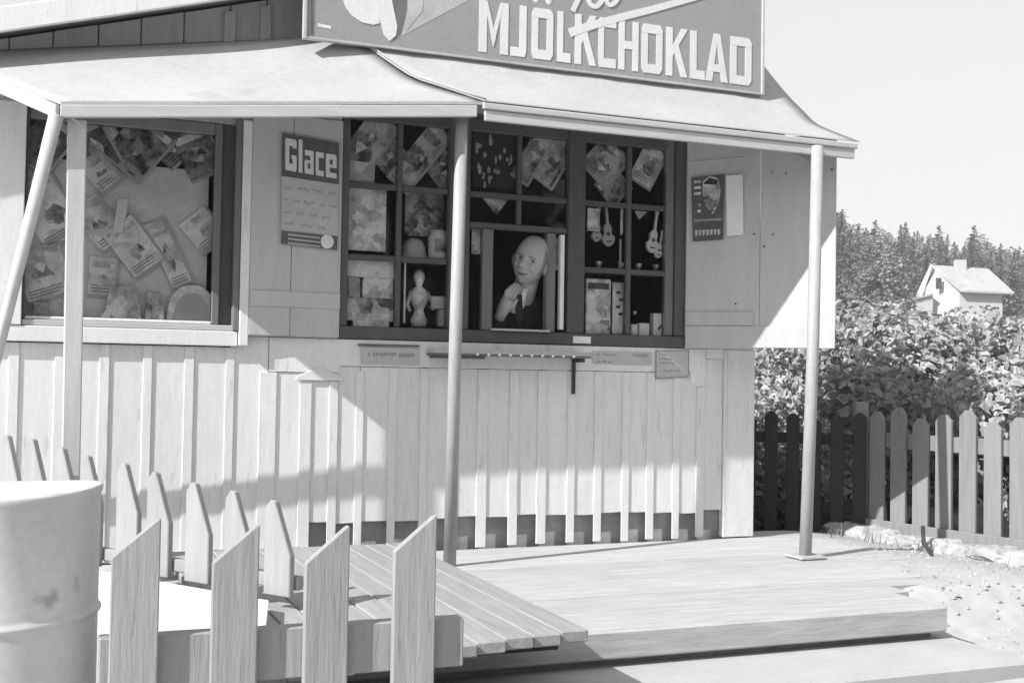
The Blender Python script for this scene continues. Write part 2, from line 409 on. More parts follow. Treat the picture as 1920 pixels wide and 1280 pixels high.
# middle light with the serving hatch
muntin(win, .088, .584, 1.917, 1.943, .006, .034); muntin(win, .325, .347, 1.945, 2.220, .004, .036); muntin(win, .325, .347, 1.802, 1.915, .004, .036)
muntin(win, .088, .584, 1.772, 1.800, .002, .038, 'transom')
muntin(win, .155, .206, 1.302, 1.770, -.002, .04, 'hatch_stile', 'frame2'); muntin(win, .478, .524, 1.302, 1.770, -.002, .04, 'hatch_stile', 'frame2')
MB().box(.545, .566, -.01, .02, 1.315, 1.765).part('sliding_pane_edge', M['paper'], win, bevel=.002)
MB().box(.195, .485, -.035, .0, 1.2995, 1.309).part('hatch_sill', M['fascia'], win)
def pane(par, x0, x1, z0, z1, y=.02): MB().box(x0, x1, y, y + .003, z0, z1).part('pane', M['glass'], par)
for a, c in ((-.482, -.26), (-.236, -.016), (.676, .905), (.929, 1.122)):
    for z0, z1 in ((1.302, 1.595), (1.621, 1.917), (1.943, 2.22)): pane(win, a, c, z0, z1)
for a, c in ((.088, .325), (.347, .584)): pane(win, a, c, 1.943, 2.22); pane(win, a, c, 1.80, 1.917)
pane(win, .088, .155, 1.302, 1.772)
# small white price label on the rail
single(MB().box(*sorted((W(1072, 640)[0], W(1105, 640)[0])), -.0165, -.0125, 1.252, 1.285), 'price_label', M['paper'], 'small blank white label on the dark bottom rail of the hatch window', 'label', (.63, -.0165, 1.252))

# display window on the left
dw = MB().box(-1.806, -.962, -.02, .03, 1.262, 1.285).part('window', M['fascia'], kiosk, bevel=.003)
muntin(dw, -1.806, -1.797, 1.287, 2.143, .0, .05, 'stile', 'frame'); muntin(dw, -1.066, -1.036, 1.287, 2.143, .0, .05, 'stile', 'frame2')
muntin(dw, -1.796, -1.067, 2.095, 2.143, .0, .05, 'top_rail', 'frame2')
muntin(dw, -1.796, -1.067, 1.287, 1.30, .0, .05, 'bottom_rail', 'wall')
MB().box(-1.034, -.984, .02, .05, 1.287, 2.143).part('reveal', M['frame'], dw)
muntin(dw, -.982, -.958, 1.262, 2.16, -.035, .03, 'casing', 'frame2'); muntin(dw, -.956, -.918, 1.20, 2.16, -.045, -.0005, 'casing', 'wall')
muntin(dw, -2.59, -.960, 1.197, 1.260, -.03, -.0005, 'apron', 'wall')
MB().box(-1.796, -1.067, .020, .023, 1.301, 2.094).part('pane', M['glass'], dw)
MB().box(-2.02, -1.808, -.035, -.0005, 1.262, 2.15).part('casing', M['wall'], dw, bevel=.003)
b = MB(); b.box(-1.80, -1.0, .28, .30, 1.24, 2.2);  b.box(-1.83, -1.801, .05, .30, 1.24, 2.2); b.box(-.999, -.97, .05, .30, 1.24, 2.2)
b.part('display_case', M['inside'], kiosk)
MB().box(-1.80, -1.0, .051, .279, 1.27, 1.299).part('bounce_floor', M['paper'], kiosk)  # case floor made white to bounce light onto the goods
x0, z0 = W(130, 320, -.12); x1, z1 = W(391, 322, -.10)
MB().box(-1.797, x1, .085, .093, 1.30, z1).part('backboard', M['pegboard'], kiosk)

# ------------------------------------------------------------------ shutters
def hinge_frame(hx, ang, sgn):
    d = Vector((sgn * math.cos(ang), -math.sin(ang), 0)); n = Vector((-sgn * math.sin(ang) * 1, -math.cos(ang), 0))
    return Vector((hx, -.004, 0)), d, n
def on_hinge(fr, px, py, out=0.0):
    """distance from the hinge and height where a sight line meets an opened shutter"""
    h, d, n = fr
    dd = ray(px, py); l = Vector((Vector((dd.x, dd.y)).dot(T2), -Vector((dd.x, dd.y)).dot(N2), dd.z))
    c2 = Vector((CAM.x, CAM.y)) - O2; c = Vector((c2.dot(T2), -c2.dot(N2), CAM.z))
    t = n.dot(h + n * out - c) / n.dot(l); p = c + l * t
    return (p - h).dot(d), p.z
def sbox(fr, s0, s1, o0, o1, z0, z1):
    h, d, n = fr; P = lambda s, o, z: h + d * s + n * o + Vector((0, 0, z))
    return MB().hexa([P(s0, o0, z0), P(s1, o0, z0), P(s1, o1, z0), P(s0, o1, z0), P(s0, o0, z1), P(s1, o0, z1), P(s1, o1, z1), P(s0, o1, z1)])
def spoly(fr, poly, o0, o1):
    h, d, n = fr; return MB().prism([h + d * s + n * o0 + Vector((0, 0, z)) for s, z in poly], n * (o1 - o0))
FRR = hinge_frame(1.236, R(37.5), 1)
FRL = hinge_frame(-.522, R(3), -1)
LR = .715
sj = on_hinge(FRR, 1425, 500)[0]
sh = sbox(FRR, 0, sj - .001, 0, .022, 1.247, 2.275).part('shutter', M['wall2'], kiosk, bevel=.002, label='right hand shutter of two wide boards swung out beside the hatch')
sbox(FRR, sj + .001, LR, 0, .0205, 1.247, 2.275).part('board', M['wall2'], sh, bevel=.002)
zl0 = on_hinge(FRR, 1450, 585)[1]; zl1 = on_hinge(FRR, 1450, 612)[1]
sbox(FRR, .0, LR - .002, .0222, .027, 1.2475, zl1).part('ledge', M['wall2'], sh, bevel=.0015)
sbox(FRR, .0, .33, .0272, .030, zl1 + .004, zl0).part('ledge', M['wall2'], sh, bevel=.0015)
s0, za = on_hinge(FRR, 1290, 305); s1, zb = on_hinge(FRR, 1400, 296)
spoly(FRR, [(.004, za), (s1, zb), (s1, zb - .006), (.004, za - .006)], .0222, .026).part('batten', M['wall2'], sh)
for px, py in ((1448, 324), (1474, 327), (1415, 440), (1433, 463), (1450, 440), (1380, 570), (1560, 320)):
    s, z = on_hinge(FRR, px, py); h, d, n = FRR
    c = h + d * s + n * .024 + Vector((0, 0, z)); MB().ball(c, .0045, 8, 6).part('nail_head', M['iron'], sh)
LL = on_hinge(FRL, 468, 450)[0]
sh2 = sbox(FRL, 0, LL * .55, 0, .022, 1.247, 2.20).part('shutter', M['wall2'], kiosk, bevel=.002, label='left hand shutter folded back beside the hatch')
sbox(FRL, LL * .55 + .002, LL, 0, .021, 1.247, 2.20).part('board', M['wall2'], sh2, bevel=.002)
za = on_hinge(FRL, 560, 548)[1]; zb = on_hinge(FRL, 560, 577)[1]
sbox(FRL, .0, LL - .004, .0222, .028, zb, za).part('ledge', M['wall2'], sh2, bevel=.0015)

# ------------------------------------------------------------------ awning
def grid_sheet(rows, th=.014):
    """sheet through rows of points, thick along z"""
    b = MB(); n = len(rows[0]); v = [p for r_ in rows for p in r_]; k = len(v)
    b.v = [tuple(p) for p in v] + [(p[0], p[1], p[2] - th) for p in v]
    for i in range(len(rows) - 1):
        for j in range(n - 1):
            a = i * n + j; b.f.append((a, a + 1, a + n + 1, a + n)); b.f.append((k + a, k + a + n, k + a + n + 1, k + a + 1))
    rim = [(0, j) for j in range(n)] + [(i, n - 1) for i in range(1, len(rows))] + [(len(rows) - 1, j) for j in range(n - 2, -1, -1)] + [(i, 0) for i in range(len(rows) - 2, 0, -1)]
    for (i, j), (i2, j2) in zip(rim, rim[1:] + rim[:1]):
        a = i * n + j; c = i2 * n + j2; b.f.append((a, c, k + c, k + a))
    return b
EO = .58
def prof(t):                       # right part: out from the wall (0) to the eave (1)
    o = [0, .20, .35, EO]; z = [2.715, 2.492, 2.345, 2.222]
    y = t * EO
    for i in range(3):
        if y <= o[i + 1] + 1e-6:
            q = (y - o[i]) / (o[i + 1] - o[i]); return z[i] + (z[i + 1] - z[i]) * q
    return z[-1]
def lerp(a, b, t): return a + (b - a) * t
def xl(t): return lerp(-.665, -.065, t)
def xr(t): return lerp(1.672, 1.745, min(1, t * 1.6)) if t < .625 else lerp(1.745, 1.826, (t - .625) / .375)
rows = []
for i in range(15):
    t = i / 14
    rows.append([(lerp(xl(t), xr(t), j / 24), -t * EO, prof(t) + (1 - t) * (.005 * math.sin(j * .9 + i * .7) + .003 * math.sin(j * 2.3))) for j in range(25)])
aw = grid_sheet(rows, .004).part('awning', M['felt'], kiosk, smooth=False, label='right part of the awning running under the chocolate sign')
aw.data.polygons.foreach_set('use_smooth', [abs(p.normal.z) > .3 for p in aw.data.polygons])
# left part, sagging to the outer corner
A = Vector((-2.128, 0, 2.322)); B = Vector((-.655, 0, 2.553)); Cc = Vector((-1.690, -.528, 2.060)); D = Vector((-.052, -.572, 2.211))
rows = []
for i in range(15):
    t = i / 14; row = []
    hip = Vector((xl(t) + .004, -t * .575, min(2.56, prof(t) - .005))); lef = A.lerp(Cc, t)
    for j in range(25):
        s = j / 24; p = lef.lerp(hip, s)
        sag = -.020 * math.sin(math.pi * s) * math.sin(math.pi * t) + .012 * math.sin(2 * math.pi * (s * 1.1 - .35 * t)) * math.sin(math.pi * min(1, t * 1.05))
        row.append((p.x, p.y, p.z + sag))
    rows.append(row)
aw2 = grid_sheet(rows, .012).part('awning', M['felt'], kiosk, label='left part of the awning sagging towards the leaning pole')
aw2.data.polygons.foreach_set('use_smooth', [abs(p.normal.z) > .3 for p in aw2.data.polygons])
# fascias
def beam(p, q, h, d, drop=0):
    p, q = Vector(p), Vector(q); e = (q - p); e.z = 0; nrm = Vector((-e.y, e.x, 0)).normalized()
    if nrm.y > 0: nrm = -nrm
    o = [p + nrm * d, q + nrm * d, q, p]
    return MB().hexa([v + Vector((0, 0, -drop - h)) for v in o] + [v + Vector((0, 0, -drop)) for v in o])
beam((Cc.x - .0, Cc.y + .012, Cc.z - .014), (D.x - .045, D.y + .012, D.z - .014), .046, .022).part('fascia', M['fascia'], aw2, bevel=.003)
beam((Cc.x - .002, Cc.y + .010, Cc.z - .014), (A.x, A.y - .03, A.z - .014), .05, .02).part('rafter', M['fascia'], aw2, bevel=.002)
# right fascia: a narrow upper moulding over a sloping board
xe0, xe1 = -.072, 1.815
beam((xe0, -.562, 2.212), (xe1, -.562, 2.212), .026, .022).part('fascia_moulding', M['fascia'], aw, bevel=.004)
beam((xe0 + .01, -.557, 2.184), (xe1 - .012, -.557, 2.184), .044, .018).part('fascia', M['fascia'], aw, bevel=.003)
MB().hexa([(1.60, -.55, 2.10), (1.625, -.55, 2.10), (1.625, -.0, 2.36), (1.60, -.0, 2.36), (1.60, -.55, 2.14), (1.625, -.55, 2.14), (1.625, -.0, 2.44), (1.60, -.0, 2.44)]).part('rafter', M['fascia'], aw)
# hip roll where the two parts meet
hp = [(xl(t) + .004, -t * EO, prof(t) + .006) for t in [i / 10 for i in range(11)]]
MB().tube(hp[3:], .0045, 8).part('hip_roll', M['felt'], aw, smooth=True)
# posts
MB().hexa([(-1.648, -.482, .421), (-1.585, -.482, .421), (-1.585, -.419, .421), (-1.648, -.419, .421), (-1.664, -.495, 2.008), (-1.598, -.495, 2.008), (-1.598, -.430, 2.008), (-1.664, -.430, 2.008)]).part('post', M['post'], kiosk, bevel=.004, label='square wooden post under the left part of the awning')
MB().tube([(-.135, -.444, .302), (-.137, -.47, 1.2), (-.136, -.505, 2.19)], .0265, 20).part('post', M['pipe'], kiosk, smooth=True, label='round pipe post in front of the hatch window')
p3 = MB().tube([(1.467, -.678, .302), (1.523, -.645, 1.25), (1.578, -.59, 2.175)], .0275, 20).part('post', M['pipe'], kiosk, smooth=True, label='round pipe post at the right end of the awning')
MB().box(1.40, 1.535, -.745, -.615, .301, .313).part('foot_plate', M['step'], p3, bevel=.003)
MB().tube([(-1.703, -.535, 2.01), (-1.863, -.273, 1.25), (-2.012, -.030, .54)], [.026, .021, .018], 16).part('brace_pole', M['post'], kiosk, smooth=True, label='slanting round pole from the awning corner down to the wall')
# counter shelf and bracket
sf = MB().box(-.115, .665, -.125, -.0105, 1.188, 1.207).part('shelf', M['wall2'], kiosk, bevel=.003)
MB().box(-.112, .662, -.1275, -.1255, 1.199, 1.206).part('shelf_edge', M['paper_grey'], sf)
for k in range(10):
    x = .09 + k * .053
    MB().ball((x, -.128, 1.186), (.008, .004, .007), 8, 6).part('edging_scallop', M['paper'], sf)
b = MB(); b.box(.612, .630, -.016, -.0105, 1.01, 1.178); b.box(.612, .630, -.115, -.017, 1.160, 1.178)
b.part('bracket', M['iron'], sf)
MB().box(-.10, .13, -.118, -.012, 1.166, 1.178).part('shelf_batten', M['frame'], sf)
MB().box(-.113, .660, -.1235, -.0115, 1.179, 1.1872).part('shelf_shade_strip', M['frame2'], sf)  # dark strip painted in as the shade line below the shelf

# ------------------------------------------------------------------ chocolate sign
so_ = .205
sx0, sz0 = W(569, 70, so_ + .03); sx1, _ = W(1432, 180, so_ + .03)
sign = thing('advertising_sign', 'long grey chocolate sign with white block letters standing on the awning', 'sign', ((sx0 + sx1) / 2, -so_, 2.487))
ZB, ZT = 2.487, 3.36
board = MB().box(sx0 + .012, sx1 - .012, -so_ - .022, -so_, ZB + .010, ZT - .012).part('board', M['sign'], sign)
fr_ = MB(); fr_.box(sx0, sx0 + .0118, -so_ - .034, -so_, ZB, ZT); fr_.box(sx1 - .0118, sx1, -so_ - .034, -so_, ZB, ZT); fr_.box(sx0 + .012, sx1 - .012, -so_ - .030, -so_, ZB, ZB + .0098); fr_.box(sx0 + .012, sx1 - .012, -so_ - .030, -so_, ZT - .0118, ZT)
fr_.part('frame', M['sign_band'], sign)
for x in (sx0 + .3, (sx0 + sx1) / 2, sx1 - .12):
    MB().hexa([(x - .02, -so_ + .001, ZB + .02), (x + .02, -so_ + .001, ZB + .02), (x + .02, -.10, 2.62), (x - .02, -.10, 2.62), (x - .02, -so_ + .001, ZB + .12), (x + .02, -so_ + .001, ZB + .12), (x + .02, -.05, 3.0), (x - .02, -.05, 3.0)]).part('stay', M['fascia'], sign)
# boxed end of the stand behind the sign
MB().prism([(sx1 - .06, -so_ + .002, 2.50), (sx1 - .06, -so_ + .002, 2.68), (sx1 + .055, -.03, 2.70), (sx1 + .055, -.03, 2.655)], (.02, .012, 0)).part('end_board', M['fascia'], sign)
yf = -so_ - .0222
def S(px, py): return W(px, py, so_ + .024)
# -- block letters, each from convex pieces in a unit cell
w_ = .27
def glyph(ch, t=.26):
    h = t * .62
    if ch == 'M': return [[(0, 0), (t*.9, 0), (t*.9, 1), (0, 1)], [(1 - t*.9, 0), (1, 0), (1, 1), (1 - t*.9, 1)], [(t*.55, 1), (t*.9, 1), (.58, .30), (.5, .12), (.44, .30)], [(1 - t*.55, 1), (1 - t*.9, 1), (.42, .30), (.5, .12), (.56, .30)]]
    if ch == 'J': return [[(1 - t*1.5, .1), (1, .1), (1, 1), (1 - t*1.5, 1)], [(0, 0), (.9, 0), (1, .1), (1, h*.95), (0, h*.95)]]
    if ch in 'OÖD':
        c = .10 if ch != 'D' else 0
        r_ = .10
        P_ = [[(0, c), (t, c), (t, 1 - c), (0, 1 - c)], [(1 - t, r_), (1, r_), (1, 1 - r_), (1 - t, 1 - r_)], [(0, c), (c, 0), (1 - r_*1.3, 0), (1, r_), (1, h), (0, h)], [(0, 1 - c), (c, 1), (1 - r_*1.3, 1), (1, 1 - r_), (1, 1 - h), (0, 1 - h)]]
        return P_
    if ch == 'L': return [[(0, 0), (t*1.45, 0), (t*1.45, 1), (0, 1)], [(0, 0), (1, 0), (1, h), (0, h)]]
    if ch == 'K': return [[(0, 0), (t, 0), (t, 1), (0, 1)], [(t*.8, .34), (.40, .50), (1, 1), (.70, 1), (t*.8, .56)], [(.34, .56), (.58, .64), (1, 0), (.70, 0)]]
    if ch == 'C': return [[(0, .08), (t*1.05, .08), (t*1.05, .92), (0, .92)], [(0, .08), (.08, 0), (1, 0), (1, h), (0, h)], [(0, .92), (.08, 1), (1, 1), (1, 1 - h), (0, 1 - h)]]
    if ch == 'H': return [[(0, 0), (t, 0), (t, 1), (0, 1)], [(1 - t, 0), (1, 0), (1, 1), (1 - t, 1)], [(t, .43), (1 - t, .43), (1 - t, .59), (t, .59)]]
    if ch == 'A': return [[(0, 0), (t, 0), (.53, .93), (.5, 1), (.36, 1)], [(1, 0), (1 - t, 0), (.47, .93), (.5, 1), (.64, 1)], [(.2, .20), (.8, .20), (.76, .36), (.24, .36)]]
    if ch == 'G': return [[(0, .06), (t, .06), (t, .94), (0, .94)], [(0, .06), (.08, 0), (.92, 0), (1, .06), (1, h), (0, h)], [(0, .94), (.08, 1), (.92, 1), (1, .94), (1, 1 - h), (0, 1 - h)], [(1 - t, .06), (1, .06), (1, .5), (1 - t, .5)], [(.55, .38), (1, .38), (1, .5), (.55, .5)], [(1 - t, .72), (1, .72), (1, .94), (1 - t, .94)]]
    if ch == 'l': return [[(0, 0), (1, 0), (1, 1), (0, 1)]]
    if ch == 'a': return [[(1 - t, 0), (1, 0), (1, .94), (1 - t, .94)], [(.05, 1 - h), (1, 1 - h), (1, .94), (.92, 1), (.05, 1)], [(0, .05), (t, .05), (t, .52), (0, .52)], [(0, .05), (.08, 0), (1, 0), (1, h), (0, h)], [(0, .46), (1, .46), (1, .58), (.08, .58)]]
    if ch == 'r' : return [[(0, 0), (t*1.2, 0), (t*1.2, 1), (0, 1)], [(0, 1 - h), (1, 1 - h), (1, .94), (.92, 1), (0, 1)]]
    if ch == 'c': return glyph('C', t)
    if ch == 'e': return [[(0, .06), (t, .06), (t, .94), (0, .94)], [(0, .06), (.08, 0), (1, 0), (1, h), (0, h)], [(0, .94), (.08, 1), (.92, 1), (1, .94), (1, 1 - h), (0, 1 - h)], [(1 - t, .45), (1, .45), (1, .94), (1 - t, .94)], [(0, .43), (1, .43), (1, .56), (0, .56)]]
def letter(mb, ch, x0, x1, z0, z1, y, shear=0, t=.27, depth=.002):
    for k, poly in enumerate(glyph(ch, t)):
        mb.slab([(x0 + (x1 - x0) * p[0], z0 + (z1 - z0) * p[1]) for p in poly], y - depth - k * .00025, y)
row = [('M', 898, 953), ('J', 958, 987), ('Ö', 997, 1037), ('L', 1045, 1070), ('K', 1078, 1118), ('C', 1122, 1155), ('H', 1160, 1197), ('O', 1203, 1242), ('K', 1249, 1289), ('L', 1294, 1322), ('A', 1323, 1365), ('D', 1369, 1409)]
lx0, lzb = S(898, 92); lx1, lzb2 = S(1409, 166); _, lzt = S(899, 2); _, lzt2 = S(1408, 71)
LB = (lzb + lzb2) / 2; LTp = (lzt + lzt2) / 2
for ch, a, c in row:
    xa = S(a, 60 + (a - 900) * .135)[0]; xb = S(c, 60 + (c - 900) * .135)[0]
    mb = MB(); letter(mb, ch, xa, xb, LB, LTp, yf, t=.30 if ch not in 'M' else .30)
    if ch == 'Ö':
        for q in (.18, .78): mb.ball((xa + (xb - xa) * q, yf, LTp + .045), (.016, .003, .024), 14, 8)
    mb.part('letter', M['sign_white'], sign)
# -- script line above: brush strokes of white paint
def stroke(pxs, wd, nm, y=yf, off=.0009):
    pts = [Vector((S(*p)[0], 0, S(*p)[1])) for p in pxs]
    # smooth by Catmull-Rom
    P2 = []
    for i in range(len(pts) - 1):
        p0, p1, p2, p3 = pts[max(i - 1, 0)], pts[i], pts[i + 1], pts[min(i + 2, len(pts) - 1)]
        for k in range(6):
            t = k / 6; P2.append(.5 * (2 * p1 + (p2 - p0) * t + (2 * p0 - 5 * p1 + 4 * p2 - p3) * t * t + (3 * p1 - p0 - 3 * p2 + p3) * t ** 3))
    P2.append(pts[-1]); mb = MB(); n = len(P2); vs = []; fs = []
    for i, p in enumerate(P2):
        d = (P2[min(i + 1, n - 1)] - P2[max(i - 1, 0)]).normalized(); s = Vector((-d.z, 0, d.x))
        q = wd if not isinstance(wd, tuple) else lerp(wd[0], wd[1], i / (n - 1))
        for sg, yy in ((1, y), (-1, y), (-1, y - .0022 - off), (1, y - .0022 - off)): vs.append((p.x + s.x * q * sg, yy, p.z + s.z * q * sg))
    for i in range(n - 1):
        for k in range(4): fs.append((i * 4 + k, i * 4 + (k + 1) % 4, (i + 1) * 4 + (k + 1) % 4, (i + 1) * 4 + k))
    fs += [(0, 1, 2, 3), ((n - 1) * 4 + 3, (n - 1) * 4 + 2, (n - 1) * 4 + 1, (n - 1) * 4)]
    mb.add(vs, fs); return mb.part(nm, M['sign_white'], sign)
stroke([(1068, 62), (1110, 48), (1160, 34), (1230, 16), (1330, -12), (1420, -40)], (.020, .013), 'script_swash')
stroke([(1103, -50), (1092, -15), (1083, 2), (1074, 22)], .011, 'script_stroke', off=.0012)
stroke([(1112, -40), (1104, -2), (1112, 12), (1124, 8), (1136, -14), (1138, -40)], .011, 'script_stroke')
stroke([(1140, -30), (1137, 0), (1144, 10), (1156, 2), (1166, -20)], .010, 'script_stroke', off=.0016)
stroke([(985, -60), (984, -20), (1000, -22), (1012, -50)], .011, 'script_stroke')
stroke([(1030, -60), (1024, -22), (1040, -16), (1056, -40), (1062, -70)], .011, 'script_stroke')
# -- picture at the left end: cup, bar and the wrapper band
def flat(pxs, nm, mt, lay):
    mb = MB().slab([S(*p) for p in pxs], yf - .0006 * lay, yf + .0005); return mb.part(nm, M[mt], sign)
flat([(645, -150), (905, -150), (892, -6), (745, 72), (728, 78), (700, -60)], 'picture_panel', 'sign_band', 1)
flat([(735, -120), (765, -120), (766, 10), (752, 66), (738, 76), (722, 40)], 'picture_stripe', 'sign_mid', 2)
flat([(772, -120), (800, -120), (792, 20), (762, 58), (764, 10)], 'picture_stripe', 'sign_band', 3)
cc = [(642, -60), (642, -5), (648, 14), (660, 30), (678, 42), (700, 47), (712, 44), (706, -60)]
flat(cc, 'picture_cup', 'sign_white', 4)
flat([(690, -90), (716, -90), (745, 50), (742, 68), (730, 77), (720, 66), (708, 20)], 'picture_bar', 'sign_white', 5)
flat([(596, 44), (621, 49), (621, 55), (596, 50)], 'maker_mark', 'sign_white', 2)
flat([(583, -200), (586, -200), (587, 64), (584, 63)], 'edge_line', 'sign_mid', 1)

# ------------------------------------------------------------------ posters and notices
def spanel(fr, name, label, cat, pxs, mt, out=.030, th=.003):
    pts = [on_hinge(fr, *p, out=out) for p in pxs]; h, d, n = fr
    cs_ = sum(p[0] for p in pts) / len(pts); zc = min(p[1] for p in pts); base = tuple(h + d * cs_ + n * out + Vector((0, 0, zc)))
    t = thing(name, label, cat, base)
    spoly(fr, pts, out, out + th).part('sheet', mt, t)
    return t
def sadd(t, fr, pxs, nm, mt, o0):
    return spoly(fr, [on_hinge(fr, *p, out=o0) for p in pxs], o0 - .0005, o0 + .0012).part(nm, mt, t)
# ice cream poster on the left shutter
po = .029
ice = spanel(FRL, 'ice_cream_poster', 'tall poster headed Glace on the left shutter beside the hatch', 'poster', [(529, 248), (636, 268), (632, 470), (527, 458)], M['paper_grey'], po)
sadd(ice, FRL, [(529, 249), (636, 269), (635, 346), (528, 330)], 'headline_panel', M['ink'], po + .004)
mb = MB(); h, d, n = FRL
def gl(ch, x0, x1, top, bot, t):
    # letter cell on the slanted headline
    polys = glyph(ch, t)
    for k, poly in enumerate(polys):
        pts = []
        for u, v in poly:
            px = x0 + (x1 - x0) * u; py = bot - (bot - top) * v + (px - 530) * .17
            pts.append(on_hinge(FRL, px, py, out=po + .0058))
        mb.prism([h + d * s + n * (po + .0050) + Vector((0, 0, z)) for s, z in pts], n * (.0012 + k * .0002))
gl('G', 535, 556, 258, 318, .36); gl('l', 560, 567, 256, 318, .3); gl('a', 571, 588, 274, 318, .36); gl('c', 592, 607, 274, 318, .36); gl('e', 611, 631, 274, 318, .36)
mb.part('headline', M['sign_white'], ice)
rp = random.Random(5)
mb = MB()
for yy in (348, 372, 394, 415):
    x = 533
    while x < 622:
        l_ = rp.uniform(9, 24); x2 = min(x + l_, 626)
        for q in range(int(l_ // 4)):
            xa = x + q * 4; y_ = yy + (xa - 530) * .13 + rp.uniform(-1.5, 1.5)
            pts = [on_hinge(FRL, xx, y2, out=po + .0035) for xx, y2 in ((xa, y_), (xa + 2.6, y_ + .3), (xa + 2.6, y_ + rp.uniform(3, 6)), (xa, y_ + 5))]
            mb.prism([h + d * s + n * (po + .003) + Vector((0, 0, z)) for s, z in pts], n * .0008)
        x = x2 + rp.uniform(4, 9)
mb.part('faded_text', M['ink_soft'], ice)
sadd(ice, FRL, [(528, 432), (633, 443), (632, 469), (527, 457)], 'footer_panel', M['ink'], po + .004)
mb = MB()
for yy in (437, 445, 453):
    pts = [on_hinge(FRL, xx, y2, out=po + .0055) for xx, y2 in ((540, yy + 1), (600, yy + 8), (600, yy + 10.5), (540, yy + 4))]
    mb.prism([h + d * s + n * (po + .005) + Vector((0, 0, z)) for s, z in pts], n * .0009)
mb.part('footer_text', M['paper_grey'], ice)
s, z = on_hinge(FRL, 613, 453, out=po + .005); c = h + d * s + n * (po + .005) + Vector((0, 0, z))
MB().ball(c, (.031, .004, .031), 20, 10).part('badge', M['sign_white'], ice, smooth=True)
# dark picture poster and blank sheet on the right shutter
pp = spanel(FRR, 'picture_poster', 'small dark portrait poster on the right shutter', 'poster', [(1296, 333), (1358, 327), (1356, 449), (1299, 453)], M['ink'], .031)
sadd(pp, FRR, [(1318, 340), (1330, 330), (1346, 334), (1352, 356), (1347, 384), (1336, 402), (1322, 384), (1317, 360)], 'portrait', PR[1], .0345)
sadd(pp, FRR, [(1318, 345), (1330, 333), (1346, 338), (1344, 347), (1330, 346)], 'portrait_cap', M['black'], .0362)
for k in range(6):
    y_ = 338 + k * 11
    sadd(pp, FRR, [(1301, y_ + 1), (1314, y_), (1314, y_ + 5), (1301, y_ + 6)], 'caption_line', PR[1], .0345)
sadd(pp, FRR, [(1301, 412), (1353, 409), (1353, 413), (1301, 416)], 'caption_line', M['ink_soft'], .0345)
for k in range(7):
    x = 1303 + k * 7
    sadd(pp, FRR, [(x, 432 - k * .3), (x + 5, 431 - k * .3), (x + 5, 441 - k * .3 - (k % 3)), (x + 1, 443 - k * .3)], 'faded_letter', M['paper_grey'], .0345)
spanel(FRR, 'paper_sheet', 'blank white paper sheet pinned beside the dark portrait poster', 'paper sheet', [(1361, 330), (1393, 327), (1394, 440), (1363, 443)], M['paper'], .031)
# paper strips below the window
def wall_sheet(name, label, cat, pxs, mt, off=.0085, th=.002):
    pts = [W(*p, off) for p in pxs]; bx = sum(p[0] for p in pts) / len(pts); bz = min(p[1] for p in pts)
    t = thing(name, label, cat, (bx, -off, bz))
    MB().slab(pts, -off - th, -off).part('sheet', mt, t); return t
def scribble(t, x0, x1, y0, slope, n_, hgt, off=.0112, seed=1, mt='ink_soft'):
    r_ = random.Random(seed); mb = MB(); stp = (x1 - x0) / n_
    for k in range(n_):
        if r_.random() < .15: continue
        xa = x0 + k * stp; y_ = y0 + (xa - x0) * slope + r_.uniform(-1, 1)
        mb.slab([W(xa, y_, off), W(xa + stp * .7, y_, off), W(xa + stp * .6, y_ + hgt * r_.uniform(.5, 1.1), off), W(xa, y_ + hgt * .8, off)], -off - .0006, -off)
    mb.part('faded_text', M[mt], t)
t = wall_sheet('paper_notice', 'pale lettered strip hung under the left end of the hatch window', 'notice', [(677, 650), (786, 653), (786, 684), (677, 682)], M['wall2'])
MB().slab([W(672, 644, .016), W(787, 647, .016), W(787, 650, .016), W(672, 648, .016)], -.018, -.0105).part('hanging_rod', M['ink'], t)
scribble(t, 690, 778, 660, .03, 18, 8, seed=2)
t = wall_sheet('paper_notice', 'long pale lettered strip right of the counter shelf', 'notice', [(1112, 658), (1222, 661), (1222, 684), (1112, 681)], M['wall2'])
scribble(t, 1118, 1160, 662, .04, 10, 5, seed=3); scribble(t, 1186, 1215, 664, .02, 8, 6, seed=4); scribble(t, 1120, 1150, 676, .04, 3, 4, seed=6)
t = wall_sheet('paper_notice', 'square bordered notice under the right corner of the hatch window', 'notice', [(1229, 658), (1292, 657), (1291, 706), (1230, 710)], M['wall2'], .0085)
for q in ([(1229, 657), (1292, 656), (1292, 658), (1229, 659)], [(1229, 708), (1291, 705), (1291, 707), (1229, 710)], [(1229, 658), (1231, 658), (1231, 709), (1229, 709)], [(1290, 657), (1292, 657), (1292, 706), (1290, 706)]):
    MB().slab([W(*p, .0112) for p in q], -.0118, -.0106).part('border', M['ink_soft'], t)
for k, (a, c) in enumerate(((1235, 1252), (1235, 1262), (1235, 1266), (1243, 1278))): scribble(t, a, c, 664 + k * 8 + (k == 3) * 6, .02, 5, 2.6, seed=7 + k)

